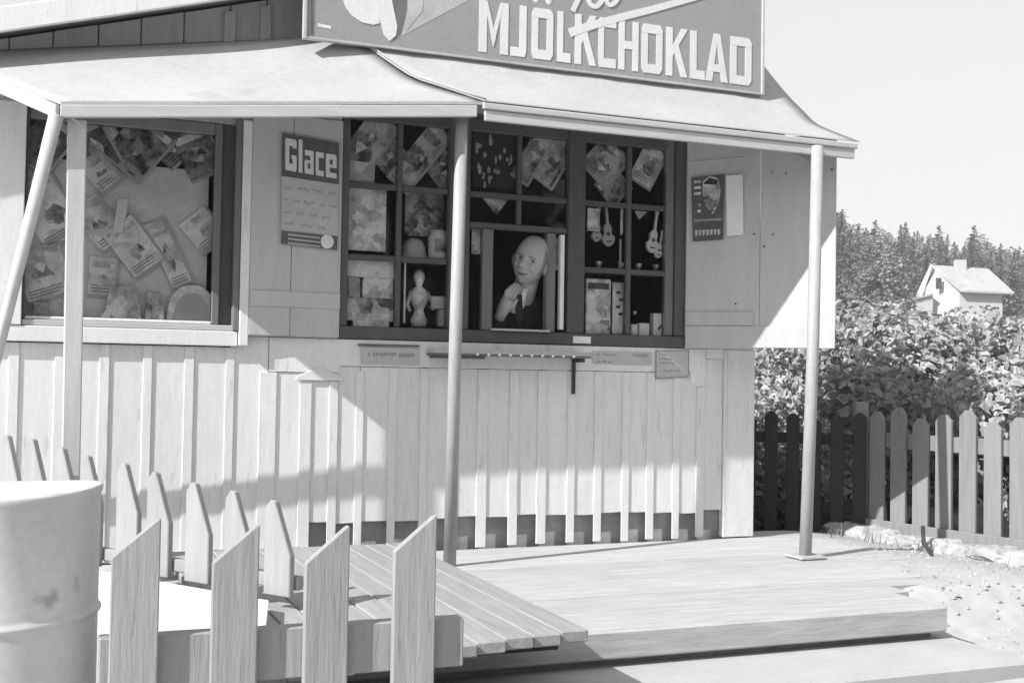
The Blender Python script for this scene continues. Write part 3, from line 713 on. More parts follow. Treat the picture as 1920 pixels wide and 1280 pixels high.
# ------------------------------------------------------------------ goods in the windows
def mag(name, label, cat, cx, cy, wpx, hpx, ang, mt, off=-.06, group=None, fold=None, border=True):
    x, z = W(cx, cy, off); k = 395.0; w2, h2 = wpx / k / 2, hpx / k / 2; a = -R(ang)
    rot = lambda u, v: (x + u * math.cos(a) - v * math.sin(a), z + u * math.sin(a) + v * math.cos(a))
    t = thing(name, label, cat, (x, -off, z - .05), group=group)
    MB().slab([rot(-w2, -h2), rot(w2, -h2), rot(w2, h2), rot(-w2, h2)], -off, -off + .005).part('cover', mt, t)
    if border:
        mb = MB(); e = .012
        for q in ([(-w2, -h2), (w2, -h2), (w2, -h2 + e), (-w2, -h2 + e)], [(w2 - e, -h2 + e), (w2, -h2 + e), (w2, h2), (w2 - e, h2)]):
            mb.slab([rot(*p) for p in q], -off - .0015, -off - .0002)
        mb.part('page_edge', M['paper_grey'], t)
        mb = MB().slab([rot(-w2 + .01, h2 - .045), rot(w2 - .02, h2 - .045), rot(w2 - .02, h2 - .014), rot(-w2 + .01, h2 - .014)], -off - .0015, -off - .0002)
        mb.part('masthead', PR[2], t)
        q = random.Random(int(cx * 7 + cy)); ou, ov = q.uniform(-.25, .2) * w2, q.uniform(-.25, .1) * h2; ra_, rb2 = w2 * q.uniform(.34, .5), h2 * q.uniform(.28, .42)
        rk = [q.uniform(.75, 1.25) for _ in range(12)]; ov_ = [rot(ou + ra_ * rk[k] * math.cos(k * .52), ov + rb2 * rk[k] * math.sin(k * .52)) for k in range(12)]
        MB().slab(ov_, -off - .0012, -off - .0002).part('cover_portrait', PR[q.choice((2, 3, 1))], t)
        hd = [rot(ou + ra_ * rk[k] * 1.15 * math.cos(k * .42 + .1), ov + rb2 * (-.3 * rk[k] + 1.1 * rk[11 - k] * math.sin(k * .42 + .1) * (.5 + .5 * (k % 3 > 0)))) for k in range(8)]
        MB().slab(hd, -off - .0018, -off - .0003).part('cover_figure', PR[1] if mt in PR[2:] else PR[0], t)
        mb = MB()
        for k in range(3):
            v_ = -h2 + .022 + k * .012; mb.slab([rot(-w2 + .012, v_), rot(w2 * q.uniform(.1, .8), v_), rot(w2 * q.uniform(.1, .8), v_ + .005), rot(-w2 + .012, v_ + .005)], -off - .0012, -off - .0002)
        mb.part('cover_line', M['ink_soft'], t)
    return t
# display window: dark upper row
UP = -.066
mag('magazine', 'dim magazine at the far left top of the display window', 'magazine', 88, 268, 66, 96, 35, PR[5], UP)
mag('magazine', 'dark magazine tilted behind the square wooden post', 'magazine', 178, 276, 60, 88, -30, PR[5], UP)
mag('magazine', 'pale narrow booklet tilted at the top of the display window', 'magazine', 213, 268, 34, 62, -38, PR[3], UP - .004)
mag('magazine', 'wide dark magazine in the middle of the upper row of the display window', 'magazine', 262, 276, 78, 100, 38, PR[0], UP)
mag('magazine', 'magazine hanging by its corner right of the middle of the display window top row', 'magazine', 318, 268, 62, 74, -48, PR[5], UP - .006)
mag('magazine', 'folded magazine in the top right corner of the display window', 'magazine', 374, 288, 66, 84, -28, PR[0], UP)
mag('magazine', 'pale magazine hanging down over the top edge of the backboard', 'magazine', 190, 322, 46, 62, -42, PR[3], -.058)
BB = -.072
mag('magazine', 'large faded magazine on the left side of the display backboard', 'magazine', 92, 395, 74, 112, -34, PR[3], BB)
mag('magazine', 'pale crumpled magazine beside the square wooden post', 'magazine', 188, 418, 56, 86, -40, PR[2], BB)
mag('magazine', 'bright white magazine tilted in the centre of the display window', 'magazine', 253, 462, 62, 92, -38, PR[4], BB + .012)
mag('magazine', 'long pale booklet leaning right of the bright white magazine', 'magazine', 318, 476, 38, 118, -26, PR[3], BB + .006)
mag('magazine', 'narrow white folded leaflet above the bright white magazine', 'leaflet', 226, 405, 16, 56, 8, M['paper'], BB + .02, border=False)
mag('magazine', 'faint triangular magazine at the right edge of the backboard', 'magazine', 384, 432, 58, 66, -42, PR[3], BB)
mag('magazine', 'broad faded magazine low on the left of the display window', 'magazine', 84, 510, 78, 88, -20, PR[3], BB)
mag('magazine', 'faint grey booklet standing low beside the square wooden post', 'magazine', 194, 520, 46, 66, 2, PR[3], BB)
def window_box(name, label, cat, x0, x1, y0, y1, mt, off, depth=.04, taper=0, group=None):
    xa, zb_ = W(x0, y1, off); xb, zt = W(x1, y0, off); t = thing(name, label, cat, ((xa + xb) / 2, -off, zb_), group=group)
    tp = (xb - xa) * taper
    MB().slab([(xa, zb_), (xb, zb_), (xb - tp, zt), (xa + tp, zt)], -off, -off + depth).part('body', mt, t, bevel=.003)
    return t, xa, xb, zb_, zt
SH = -.042
t, xa, xb, zb_, zt = window_box('gift_pack', 'pale printed pack with sloping sides on the display window sill', 'pack', 192, 268, 538, 607, PR[2], SH, .03, .16)
MB().slab([(xa - .03, zb_), (xa + .02, zb_), (xa + .05, zt - .05)], -SH - .003, -SH - .0005).part('flap', M['paper'], t)
window_box('small_pack', 'little printed packet between the pale pack and the oval plate', 'packet', 272, 300, 548, 607, PR[1], SH, .03)
window_box('small_pack', 'small packet low beside the oval plate on the sill', 'packet', 284, 308, 572, 608, PR[2], SH + .01, .02)
window_box('dark_pack', 'dark packet at the lower left of the display window', 'packet', 60, 92, 566, 606, PR[0], SH, .03)
window_box('small_pack', 'pale packet leaning behind the square wooden post', 'packet', 116, 150, 560, 606, PR[2], SH, .03)
xa, zb_ = W(312, 607, SH); xb, zt = W(408, 536, SH); cx = (xa + xb) / 2
t = thing('oval_plate', 'shiny half round plate standing at the right end of the display sill', 'plate', (cx, -SH, zb_))
arch = [(cx + (xb - xa) / 2 * math.cos(R(a)), zb_ + (zt - zb_) * max(0, math.sin(R(a))) ** .7) for a in range(0, 181, 10)]
MB().slab(arch, -SH, -SH + .012).part('rim', PR[2], t)
arch2 = [(cx + (xb - xa) * .36 * math.cos(R(a)), zb_ + (zt - zb_) * .8 * max(0, math.sin(R(a))) ** .7) for a in range(0, 181, 10)]
MB().slab(arch2, -SH - .004, -SH - .0005).part('well', M['tin'], t)
# hatch window: upper lights
HU = -.046
mag('magazine', 'magazine tilted in the top left light of the hatch window', 'magazine', 690, 272, 62, 120, 36, PR[1], HU)
mag('magazine', 'dark framed picture hanging by one corner in the second top light', 'magazine', 728, 290, 58, 84, -44, PR[0], HU - .006)
mag('magazine', 'small pale card low in the top left light of the hatch window', 'card', 676, 322, 52, 36, 2, PR[3], HU + .004, border=False)
mag('magazine', 'grey magazine slanting across the second light left of the pipe post', 'magazine', 788, 296, 50, 140, 38, PR[1], HU)
mag('magazine', 'dark magazine partly hidden by the pipe post', 'magazine', 826, 312, 54, 80, -40, PR[0], HU - .006)
mag('magazine', 'magazine in the left half of the light above the man', 'magazine', 1003, 288, 42, 126, 30, PR[1], HU)
mag('magazine', 'pale edged magazine above and right of the man', 'magazine', 1042, 300, 52, 110, 32, PR[1], HU - .006)
mag('magazine', 'portrait magazine tilted left in the top right lights', 'magazine', 1136, 304, 74, 84, 42, PR[1], HU)
mag('magazine', 'magazine lower behind the tilted portrait magazine', 'magazine', 1150, 350, 60, 60, -44, PR[0], HU - .008)
mag('magazine', 'diamond hung picture magazine in the last top light', 'magazine', 1216, 312, 54, 84, 28, PR[2], HU)
t = thing('trinket_card', 'dark card of dangling trinkets above the hatch', 'trinkets', (W(925, 300, HU)[0], -HU, 1.98))
xa, z1_ = W(888, 240, HU); xb, z0_ = W(968, 356, HU)
MB().box(xa, xb, -HU + .004, -HU + .008, z0_, z1_).part('card', M['black'], t)
rr = random.Random(8)
for k in range(22):
    px, py = rr.uniform(893, 962), rr.uniform(248, 350); x, z = W(px, py, HU)
    MB().ball((x, -HU, z), (rr.uniform(.006, .014), .004, rr.uniform(.008, .022)), 8, 6).part('trinket', M['paper_grey'] if k % 3 else M['tin'], t, smooth=True)
def tri(label, pxs, mt):
    pts = [W(*p, HU + .006) for p in pxs]
    t = thing('pennant', label, 'pennant', (sum(p[0] for p in pts) / 3, -HU, min(p[1] for p in pts))); MB().slab(pts, -HU - .008, -HU - .006).part('cloth', mt, t)
tri('small pennant hanging point down over the hatch', [(905, 372), (952, 374), (931, 404)], PR[1])
tri('pale pennant tip showing above the right toy guitar', [(1190, 395), (1214, 397), (1198, 412)], M['paper_grey'])
# left lights: lower goods
mag('picture_sheet', 'pale mottled picture sheet in the middle left light', 'picture', 686, 408, 74, 118, 0, PR[2], HU, border=False)
mag('picture_sheet', 'dark mottled sheet behind the doll hat', 'picture', 796, 400, 74, 84, 0, PR[0], -.11, border=False)
x, z = W(781, 484, HU); t = thing('toy_hat', 'pale domed toy hat on the upper shelf of the hatch window', 'hat', (x, -HU, z))
MB().lathe([(.066, 0), (.066, .008), (.056, .02), (.052, .055), (.04, .082), (.018, .095), (.0, .097)], x, -HU + .05, 20, z).part('dome', M['paper_grey'], t, smooth=True)
x, z = W(827, 485, HU); t = thing('sweet_jar', 'white labelled jar beside the toy hat', 'jar', (x, -HU, z))
MB().lathe([(0, 0), (.042, 0), (.046, .012), (.046, .105), (.036, .12), (.036, .135), (0, .136)], x, -HU + .05, 20, z).part('glass_body', M['paper'], t, smooth=True)
MB().box(x - .03, x + .028, -HU - .002, -HU + .001, z + .03, z + .09).part('jar_label', PR[1], t)
for k, (a, c, y0, y1, i, d) in enumerate(((648, 740, 484, 518, 3, 'pale flat box on top of the pile in the lower left light'), (652, 676, 520, 560, 0, 'dark upright packet in the lower left light'), (680, 738, 522, 558, 2, 'printed packet in the middle of the pile in the lower left light'), (648, 740, 560, 586, 1, 'wide dark box low in the lower left light'), (650, 742, 588, 600, 2, 'thin white box near the bottom of the lower left light'), (662, 730, 602, 614, 2, 'thin bottom box of the pile in the lower left light'))):
    window_box('goods_box', d, 'box', a, c, y0, y1, PR[i], HU, .05)
# standing doll
x, z = W(788, 612, HU); t = thing('doll', 'small pale figure standing in the lower second light', 'doll', (x, -HU, z))
mb = MB(); mb.lathe([(0, 0), (.034, .0), (.040, .03), (.028, .055), (.022, .08), (.036, .105), (.044, .14), (.034, .17), (.014, .185), (.018, .20), (.027, .22), (.024, .245), (.010, .262), (0, .264)], x, -HU + .03, 16, z)
mb.part('body', PR[2], t, smooth=True)
MB().tube([(x - .035, -HU + .03, z + .16), (x - .06, -HU + .02, z + .10), (x - .05, -HU, z + .07)], [.012, .010, .009], 8).part('arm', M['paper_grey'], t, smooth=True)
MB().tube([(x + .035, -HU + .03, z + .16), (x + .062, -HU + .02, z + .11), (x + .06, -HU, z + .08)], [.012, .010, .009], 8).part('arm', M['paper_grey'], t, smooth=True)
window_box('price_card', 'narrow white card standing at the left of the doll', 'card', 756, 762, 492, 606, M['paper'], HU, .004)
window_box('goods_box', 'grey carton right of the doll', 'box', 808, 842, 556, 578, PR[1], HU, .05)
window_box('goods_box', 'dark carton under the grey carton right of the doll', 'box', 822, 842, 580, 612, PR[0], HU, .05)
window_box('picture_card', 'white picture card behind the narrow pane left of the hatch', 'card', 884, 907, 430, 476, PR[2], HU, .004)
# curtain edge and paper by the hatch
window_box('hanging_paper', 'crumpled pale paper hanging right of the man', 'paper', 1036, 1052, 446, 506, PR[2], -.07, .004)
# right lights: toy guitars, cups, packs
def guitar(label, px, py, s, ang, mt):
    x, z = W(px, py, HU); t = thing('toy_guitar', label, 'toy guitar', (x, -HU, z), group='toy guitars in the hatch window')
    a = R(ang); rot = lambda u, v: (x + s * (u * math.cos(a) - v * math.sin(a)), z + s * (u * math.sin(a) + v * math.cos(a)))
    out = []
    for k in range(36):
        q = 2 * math.pi * k / 36; c_, s_ = math.cos(q), math.sin(q)
        r_ = 1 + .0 * c_
        wv = .046 if s_ < 0 else .034
        pinch = 1 - .30 * math.exp(-((s_ - .18) / .28) ** 2)
        out.append(rot(wv * c_ * pinch, .072 * s_ + .0))
    MB().slab(out, -HU, -HU + .018).part('body', mt, t, bevel=.002)
    hole = [rot(.013 * math.cos(q * .52), .013 * math.sin(q * .52) + .006) for q in range(12)]
    MB().slab(hole, -HU - .001, -HU - .0002).part('sound_hole', M['ink'], t)
    MB().slab([rot(-.008, .066), rot(.008, .066), rot(.007, .165), rot(-.007, .165)], -HU - .002, -HU + .010).part('neck', mt, t)
    MB().slab([rot(-.012, .166), rot(.012, .166), rot(.011, .198), rot(-.011, .198)], -HU - .002, -HU + .009).part('headstock', mt, t)
    MB().slab([rot(-.018, -.045), rot(.018, -.045), rot(.018, -.037), rot(-.018, -.037)], -HU - .003, -HU - .0002).part('bridge', M['ink'], t)
guitar('bright white toy guitar hanging in the far right light', 1225, 452, .82, -8, M['toy'])
guitar('bright white toy guitar hanging below and right of the other in the far right light', 1236, 470, .52, -10, M['toy'])
guitar('dull toy guitar hanging left in the pane of two guitars', 1120, 436, .62, -4, M['paper_grey'])
guitar('larger pale toy guitar at the right of the pane of two guitars', 1141, 440, .80, 6, M['paper_grey'])
mag('picture_sheet', 'upright printed strip hanging in the middle right light', 'picture', 1113, 412, 26, 44, 0, PR[2], HU + .004, border=False)
window_box('price_card', 'narrow pale card hanging beside the larger pale guitar', 'card', 1161, 1166, 448, 505, M['paper_grey'], HU, .004)
window_box('paper_streamer', 'twisted white streamer hanging above the narrow pale card', 'streamer', 1163, 1169, 392, 440, PR[2], HU, .003)
# shelf with egg cups
MB().box(.68, 1.12, .05, .14, 1.598, 1.606).part('goods_shelf', M['frame'], kiosk)
MB().box(-.48, -.02, .05, .16, 1.598, 1.606).part('goods_shelf', M['frame'], kiosk)
for px, d in ((1124, 'first from the left'), (1166, 'second from the left'), (1199, 'third from the left'), (1232, 'at the right end')):
    x, _ = W(px, 500, -.08); t = thing('egg_cup', 'small shiny egg cup %s on the narrow shelf under the guitars' % d, 'cup', (x, .08, 1.608), group='egg cups on the window shelf')
    MB().lathe([(0, 0), (.017, 0), (.017, .004), (.005, .008), (.005, .022), (.016, .032), (.019, .05), (.017, .052), (.012, .036), (0, .032)], x, .09, 14, 1.608).part('bowl', M['tin'], t, smooth=True)
t, xa, xb, zb_, zt = window_box('comic_pack', 'bright tall comic pack standing in the lower third light', 'pack', 1098, 1146, 524, 626, PR[2], HU, .012)
MB().box(xa + .008, xb - .012, -HU - .002, -HU - .0003, zt - .05, zt - .02).part('title_panel', M['ink'], t)
MB().box(xb - .055, xb - .008, -HU - .002, -HU - .0003, zb_ + .02, zb_ + .07).part('picture_panel', PR[1], t)
MB().box(xa + .006, xa + .05, -HU - .002, -HU - .0003, zb_ + .09, zb_ + .17).part('white_panel', M['paper'], t)
t, xa, xb, zb_, zt = window_box('comic_pack', 'spotted narrow pack beside the bright tall comic pack', 'pack', 1148, 1174, 530, 626, PR[3], HU - .004, .012)
for k in range(4): MB().ball(((xa + xb) / 2 + (.008 if k % 2 else -.006), -HU + .004, zt - .05 - k * .035), (.014, .003, .009), 10, 6).part('spot', M['ink'], t)
window_box('small_carton', 'low white carton left of a pair on the bottom rail', 'box', 1184, 1196, 608, 628, M['paper'], HU, .03)
window_box('small_carton', 'low white carton touching the arched box', 'box', 1199, 1218, 606, 629, M['paper'], HU, .03)
t, xa, xb, zb_, zt = window_box('arched_box', 'white box with a dark arch in the bottom right corner of the hatch window', 'box', 1225, 1257, 588, 630, M['paper'], HU, .04)
arc = [((xa + xb) / 2 + .024 * math.cos(R(a)), zb_ + .03 + .026 * math.sin(R(a))) for a in range(0, 181, 15)]
arc += [((xa + xb) / 2 + .014 * math.cos(R(a)), zb_ + .03 + .015 * math.sin(R(a))) for a in range(180, -1, -15)]
mb = MB()
for k in range(12):
    mb.slab([arc[k], arc[k + 1], arc[24 - k], arc[25 - k]], -HU - .002, -HU - .0003)
mb.part('arch', M['ink'], t)
x, z = W(1190, 586, -.09); t = thing('glass_bauble', 'tiny bright bauble in the dark lower right pane', 'bauble', (x, .09, z)); MB().ball((x, .09, z), .012, 12, 8).part('ball', M['tin'], t, smooth=True)

# ------------------------------------------------------------------ the man in the hatch
px_, pz_ = W(985, 560, -.10)
man = thing('person', 'smiling bald man in a dark jacket leaning in the serving hatch', 'person', (px_, .20, .34))
hc = Vector((W(1000, 488, -.03)[0], .060, W(1000, 488, -.03)[1]))
Rm = Matrix.Rotation(R(23), 3, 'Y') @ Matrix.Rotation(R(-38), 3, 'Z') @ Matrix.Rotation(R(17), 3, 'X')
def ga(v, c, s): return math.exp(-((v - c) / s) ** 2)
def head_pt(u, v, grow=0.0):
    # u: azimuth (0 = face), v: polar 0 crown .. pi chin
    x = math.sin(v) * math.sin(u); y = -math.sin(v) * math.cos(u); z = math.cos(v)
    px, py, pz = x * .080, y * .102 + .004, z * .122
    if z < 0:                                        # jaw
        px *= 1 - .20 * (-z) ** 2.2
        if y > 0: py *= 1 - .35 * (-z)
    else:
        k = min(1.22, math.sin(v) ** -.22 if v > .05 else 1.22); px *= k; py *= k
    if y < 0 and z > .25: py *= 1 - .08 * (z - .25)      # sloping forehead
    f = max(0, -y) ** 1.0
    hz = pz / .122; hx = px / .080; ax = abs(hx)
    d = .036 * ga(hx, 0, .19) * ga(hz, -.24, .13) + .017 * ga(hx, 0, .13) * ga(hz, -.06, .20)       # nose
    d += .010 * ga(ax, .20, .09) * ga(hz, -.27, .08)                                            # nostrils
    d -= .027 * ga(ax, .40, .20) * ga(hz, .04, .12)                                             # eye sockets
    d += .010 * ga(ax, .36, .30) * ga(hz, .20, .08)                                             # brow
    d += .015 * ga(ax, .52, .20) * ga(hz, -.25, .15)                                            # cheeks
    d -= .011 * ga(ax, .40 + .35 * max(0, -.30 - hz), .07) * ga(hz, -.44, .16)                  # smile folds
    d += .008 * ga(hx, 0, .36) * ga(hz, -.48, .05) - .016 * ga(hx, 0, .34) * ga(hz, -.555, .03) + .010 * ga(hx, 0, .30) * ga(hz, -.63, .05)
    d -= .006 * ga(hx, 0, .30) * ga(hz, -.72, .04)
    d += .018 * ga(hx, 0, .32) * ga(hz, -.88, .13)                                              # chin
    q = Vector((px, py - d * f, pz)) * (1 + grow)
    return q
body = MB(); nu, nv = 84, 80; vs = []; fs = []
for i in range(nv + 1):
    for k in range(nu): vs.append(hc + Rm @ head_pt(2 * math.pi * k / nu, math.pi * (.001 + .998 * i / nv)))
for i in range(nv):
    for k in range(nu): fs.append((i * nu + k, i * nu + (k + 1) % nu, (i + 1) * nu + (k + 1) % nu, (i + 1) * nu + k))
body.add(vs, fs)
nb = hc + Rm @ Vector((0, .03, -.07)); chest = Vector((px_ + .0, .20, 1.38))
body.tube([nb, nb.lerp(chest, .35), nb.lerp(chest, .7), chest, Vector((px_, .24, 1.15)), Vector((px_, .26, .9))], [.056, .058, .062, .075, .09, .09], 20)
for sg in (-1, 1):
    c = Rm @ Vector((sg * .083, .010, -.012)); n0 = len(body.v)
    body.ball((0, 0, 0), (.013, .022, .036), 12, 8)
    for q in range(n0, len(body.v)): body.v[q] = tuple(hc + c + Rm @ Vector(body.v[q]))
# hand held against the jaw: palm, four unequal bent fingers and a thumb
def hp_(px, py, y): x, z = W(px, py, -y); return Vector((x, y, z))
wr = hp_(938, 592, .085); kn = hp_(953, 560, .060)
n0 = len(body.v); body.tube([hp_(932, 604, .10), wr, wr.lerp(kn, .45), kn], [.027, .026, .033, .031], 14)
for (ax_, ay_, bx_, by_, cx_, cy_, rr_2) in ((946, 562, 950, 546, 958, 536, .0105), (951, 558, 957, 541, 966, 531, .011), (957, 557, 964, 541, 973, 533, .0105), (962, 559, 969, 546, 977, 540, .0092)):
    body.tube([hp_(ax_, ay_ + 4, .062), hp_(ax_, ay_, .056), hp_(bx_, by_, .046), hp_(cx_, cy_, .052)], [rr_2, rr_2, rr_2 * .92, rr_2 * .6], 10)
body.tube([hp_(951, 582, .07), hp_(963, 572, .052), hp_(970, 560, .05)], [.014, .012, .007], 10)
body.part('body', M['skin'], man, smooth=True)
def on_face(hx, hz, lift=0):
    # point of the face surface at the given fractions
    best = min(((head_pt(u * .02, v * .02), u, v) for u in range(-70, 71, 2) for v in range(30, 130, 2)), key=lambda q: (q[0].x / .080 - hx) ** 2 + (q[0].z / .122 - hz) ** 2)[0]
    return hc + Rm @ (best + Vector((0, -lift, 0)))
for sg in (-1, 1):
    MB().ball(on_face(sg * .38, .03, -.004), .0085, 10, 8).part('eye', M['black'], man, smooth=True)
    MB().tube([on_face(sg * .16, .17, .001), on_face(sg * .36, .19, .001), on_face(sg * .58, .13, .0)], [.002, .0035, .002], 8).part('eyebrow', M['hair'], man, smooth=True)
MB().tube([on_face(-.36, -.50, .001), on_face(-.18, -.565, .002), on_face(0, -.585, .002), on_face(.18, -.565, .002), on_face(.36, -.50, .001)], [.002, .003, .004, .003, .002], 8).part('mouth', M['ink'], man, smooth=True)
hm = MB(); vs = []; fs = []; seg = [(u, v) for u in range(19) for v in range(9)]
for u in range(19):
    for v in range(9):
        a = R(68 + u * (224 / 18)); pv = R(58 + v * 7.5)
        vs.append(hc + Rm @ head_pt(a, pv, .025 + .006 * math.sin(u * 3 + v)))
for u in range(18):
    for v in range(8): fs.append((u * 9 + v, (u + 1) * 9 + v, (u + 1) * 9 + v + 1, u * 9 + v + 1))
hm.add(vs, fs); hair = hm.part('hair', M['hair'], man, smooth=True)
# jacket with lapels, shirt front
me = bpy.data.meshes.new('jacket')
J = [(px_, .27, .95, .16), (px_, .24, 1.15, .165), (px_, .20, 1.30, .15), (px_, .19, 1.41, .115), (px_ - .11, .20, 1.43, .075), (px_ - .19, .20, 1.37, .062), (px_ - .23, .18, 1.16, .05), (px_ - .15, .09, 1.10, .042),
     (px_ + .12, .20, 1.42, .075), (px_ + .20, .20, 1.35, .062), (px_ + .24, .20, 1.14, .05), (px_ + .16, .10, 1.06, .042), (px_ + .005, .165, 1.475, .072)]
bb = FR[man.name]
me.from_pydata([(a - bb[0], c - bb[1], d - bb[2]) for a, c, d, _ in J], [(0, 1), (1, 2), (2, 3), (3, 4), (4, 5), (5, 6), (6, 7), (3, 8), (8, 9), (9, 10), (10, 11), (3, 12)], [])
jo = bpy.data.objects.new('jacket', me); col.objects.link(jo); jo.parent = man; me.materials.append(M['coat'])
sk = jo.modifiers.new('skin', 'SKIN'); sk.use_smooth_shade = True
for v, q in zip(me.skin_vertices[0].data, J): v.radius = (q[3], q[3] * .8)
me.skin_vertices[0].data[0].use_root = True
jo.modifiers.new('sub', 'SUBSURF').levels = 2; jo.modifiers['sub'].render_levels = 2
legs = MB()
for sg in (-1, 1): legs.tube([(px_ + sg * .09, .28, .95), (px_ + sg * .10, .30, .65), (px_ + sg * .10, .30, .345)], [.10, .075, .06], 12)
legs.part('trousers', M['coat'], man, smooth=True)
def front(pxs, nm, mt, y0, y1=.012):
    pts = [W(*p, -y0) for p in pxs]; return MB().slab(pts, y0, y0 + y1).part(nm, mt, man, bevel=.003)
front([(965, 528), (990, 545), (984, 575), (972, 590), (958, 585), (956, 556)], 'shirt_front', M['shirt'], .070)
front([(966, 545), (976, 548), (973, 566), (968, 572)], 'collar', M['shirt'], .064)
MB().tube([hp_(920, 640, .16), hp_(928, 616, .12), hp_(936, 597, .092)], [.055, .048, .040], 14).part('sleeve', M['coat'], man, smooth=True)
front([(983, 541), (991, 541), (985, 562), (980, 568), (977, 552)], 'collar', M['shirt'], .055)
front([(972, 552), (979, 552), (982, 600), (972, 606), (967, 596)], 'tie', M['coat'], .050)

# ------------------------------------------------------------------ deck, steps, platform
deck = thing('deck', 'bleached plank deck with a thick front board before the kiosk', 'deck', (0, -.9, .1))
edge = [(0, 1.95), (.72, 1.95), (1.3, 1.52), (1.49, 1.29)]
def deck_end(p):
    for (a, xa), (c, xb) in zip(edge[:-1], edge[1:]):
        if a <= p <= c: return lerp(xa, xb, (p - a) / (c - a))
    return 1.30
p = .012; rd = random.Random(4); k = 0
while p < 1.47:
    wd = .135 if p + .135 < 1.49 else 1.49 - p
    e = deck_end(p + wd / 2) + rd.uniform(-.03, .03)
    dz = rd.uniform(-.0015, .0015)
    MB().box(-2.1, e, -(p + wd - (.011 if k in (5, 7) else .0055)), -p, .262 + dz, .298 + dz).part('plank', M['deck'], deck, bevel=.003)
    p += wd; k += 1
MB().box(-1.2, 1.272, -1.782, -1.492, .212, .3005).part('plank', M['deck'], deck, bevel=.006, label='thick front board of the deck')
MB().box(-1.15, 1.24, -1.73, -.1, .12, .211).part('joist_bed', M['plinth'], deck)
step = single(MB().box(-1.1, 1.315, -2.12, -1.60, .02, .186), 'step', M['step'], 'wide pale lower step in front of the deck', 'step', (0, -1.9, .02), bevel=.012)
# plank platform lying at the left of the deck, boards square to the kiosk
plat = thing('platform', 'low boardwalk of narrow weathered planks overhanging the deck at the left', 'boardwalk', (-.8, -1.2, .3))
x = -.288; k = 0; zt_ = .382
while x > -1.22:
    wd = .089
    far = .30
    if x - wd < -.70: far = .30 + max(0, (-.70 - x)) * 0
    near = 2.065 + .24 * (-.288 - x) + rd.uniform(-.012, .012)
    if k == 0: near = 2.085
    # left planks stop at the rear fence
    dz = rd.uniform(-.002, .002)
    MB().box(x - wd + .004, x, -near, -far, zt_ - .034 + dz, zt_ + dz).part('plank', M['plank'], plat, bevel=.004)
    x -= wd; k += 1
MB().box(-1.2, -.32, -1.95, -1.90, .30, .346).part('bearer', M['picket_shade'], plat); MB().box(-1.2, -.32, -.55, -.50, .302, .346).part('bearer', M['picket_shade'], plat)
sl_ = MB().prism([K(-2.6, -.02, .30), K(-1.93, -.34, .30), K(-1.10, -1.62, .30), Vector((-.62, 3.02, .30)), Vector((-1.6, 2.90, .30)), Vector((-3.2, 3.6, .30))][::-1], (0, 0, .125))
structure(sl_, 'pavement', M['slab'])

# ------------------------------------------------------------------ fences
def picket_mesh(w, t, h, kind, mt, h_left=None):
    """picket standing on z=0, face to -y"""
    if kind == 'slant': poly = [(-w / 2, 0), (w / 2, 0), (w / 2, h), (w / 2 - .006, h), (-w / 2, h - w * .80)]
    elif kind == 'slant_left': poly = [(-w / 2, 0), (w / 2, 0), (w / 2, h - w * 1.5), (-w / 2 + w * .38, h - .004), (-w / 2 + w * .2, h), (-w / 2, h - w * .25)]
    else: poly = [(-w / 2, 0), (w / 2, 0), (w / 2, h - w * .36), (w * .16, h), (-w * .16, h), (-w / 2, h - w * .36)]
    return MB().slab(poly, 0, t).mesh('picket', mt)
def put(me, par, x, y, z, rz, sz=1.0, name='picket', label=None):
    o = bpy.data.objects.new(name, me); col.objects.link(o); o.parent = par
    o.location = Vector((x, y, z)) - par.location; o.rotation_euler = (0, 0, rz); o.scale = (1, 1, sz); bev(o, .003); return o
def wbar(par, p, q, z0, z1, z0b, z1b, th, name, mt):
    p, q = Vector(p), Vector(q); e = (q - p).normalized(); n = Vector((-e.y, e.x))
    pts = [p, q, q + n * th, p + n * th]
    return MB().hexa([(pts[0].x, pts[0].y, z0), (pts[1].x, pts[1].y, z0b), (pts[2].x, pts[2].y, z0b), (pts[3].x, pts[3].y, z0), (pts[0].x, pts[0].y, z1), (pts[1].x, pts[1].y, z1b), (pts[2].x, pts[2].y, z1b), (pts[3].x, pts[3].y, z1)]).part(name, mt, par, bevel=.003)
# front fence
fa = R(20); fdir = Vector((math.cos(fa), math.sin(fa)))
pA = at(256, 1100, 2.44); ffz = land(-.7, 2.5)
ff = thing('picket_fence', 'near grey picket fence with slanting tops beside the barrel', 'fence', (pA.x, pA.y, ffz), kiosk=False)
for i, (cx, ty) in enumerate(((256, 972), (444, 984), (616, 986), (780, 966))):
    # walk along the fence line until it is seen at cx
    d = ray(cx, 1000); den = d.x * fdir.y - d.y * fdir.x
    s_ = (pA.x * d.y - pA.y * d.x) / -(fdir.x * d.y - fdir.y * d.x)
    q = Vector((pA.x, pA.y)) + fdir * s_
    edgeq = q + fdir * .045
    top = at(cx + 38, ty, edgeq.y).z
    me = picket_mesh(.097, .022, top - ffz, 'slant', M['picket'])
    put(me, ff, q.x, q.y, ffz, fa + rd.uniform(-.03, .03))
nrm = Vector((-fdir.y, fdir.x))
ra = Vector((pA.x, pA.y)) - fdir * .07 + nrm * .024; rb_ = Vector((pA.x, pA.y)) + fdir * .72 + nrm * .024
wbar(ff, ra, rb_, .425, .535, .425, .535, .045, 'rail', M['picket'])
wbar(ff, ra, rb_, .08, .18, .08, .18, .045, 'rail', M['picket_grey'])
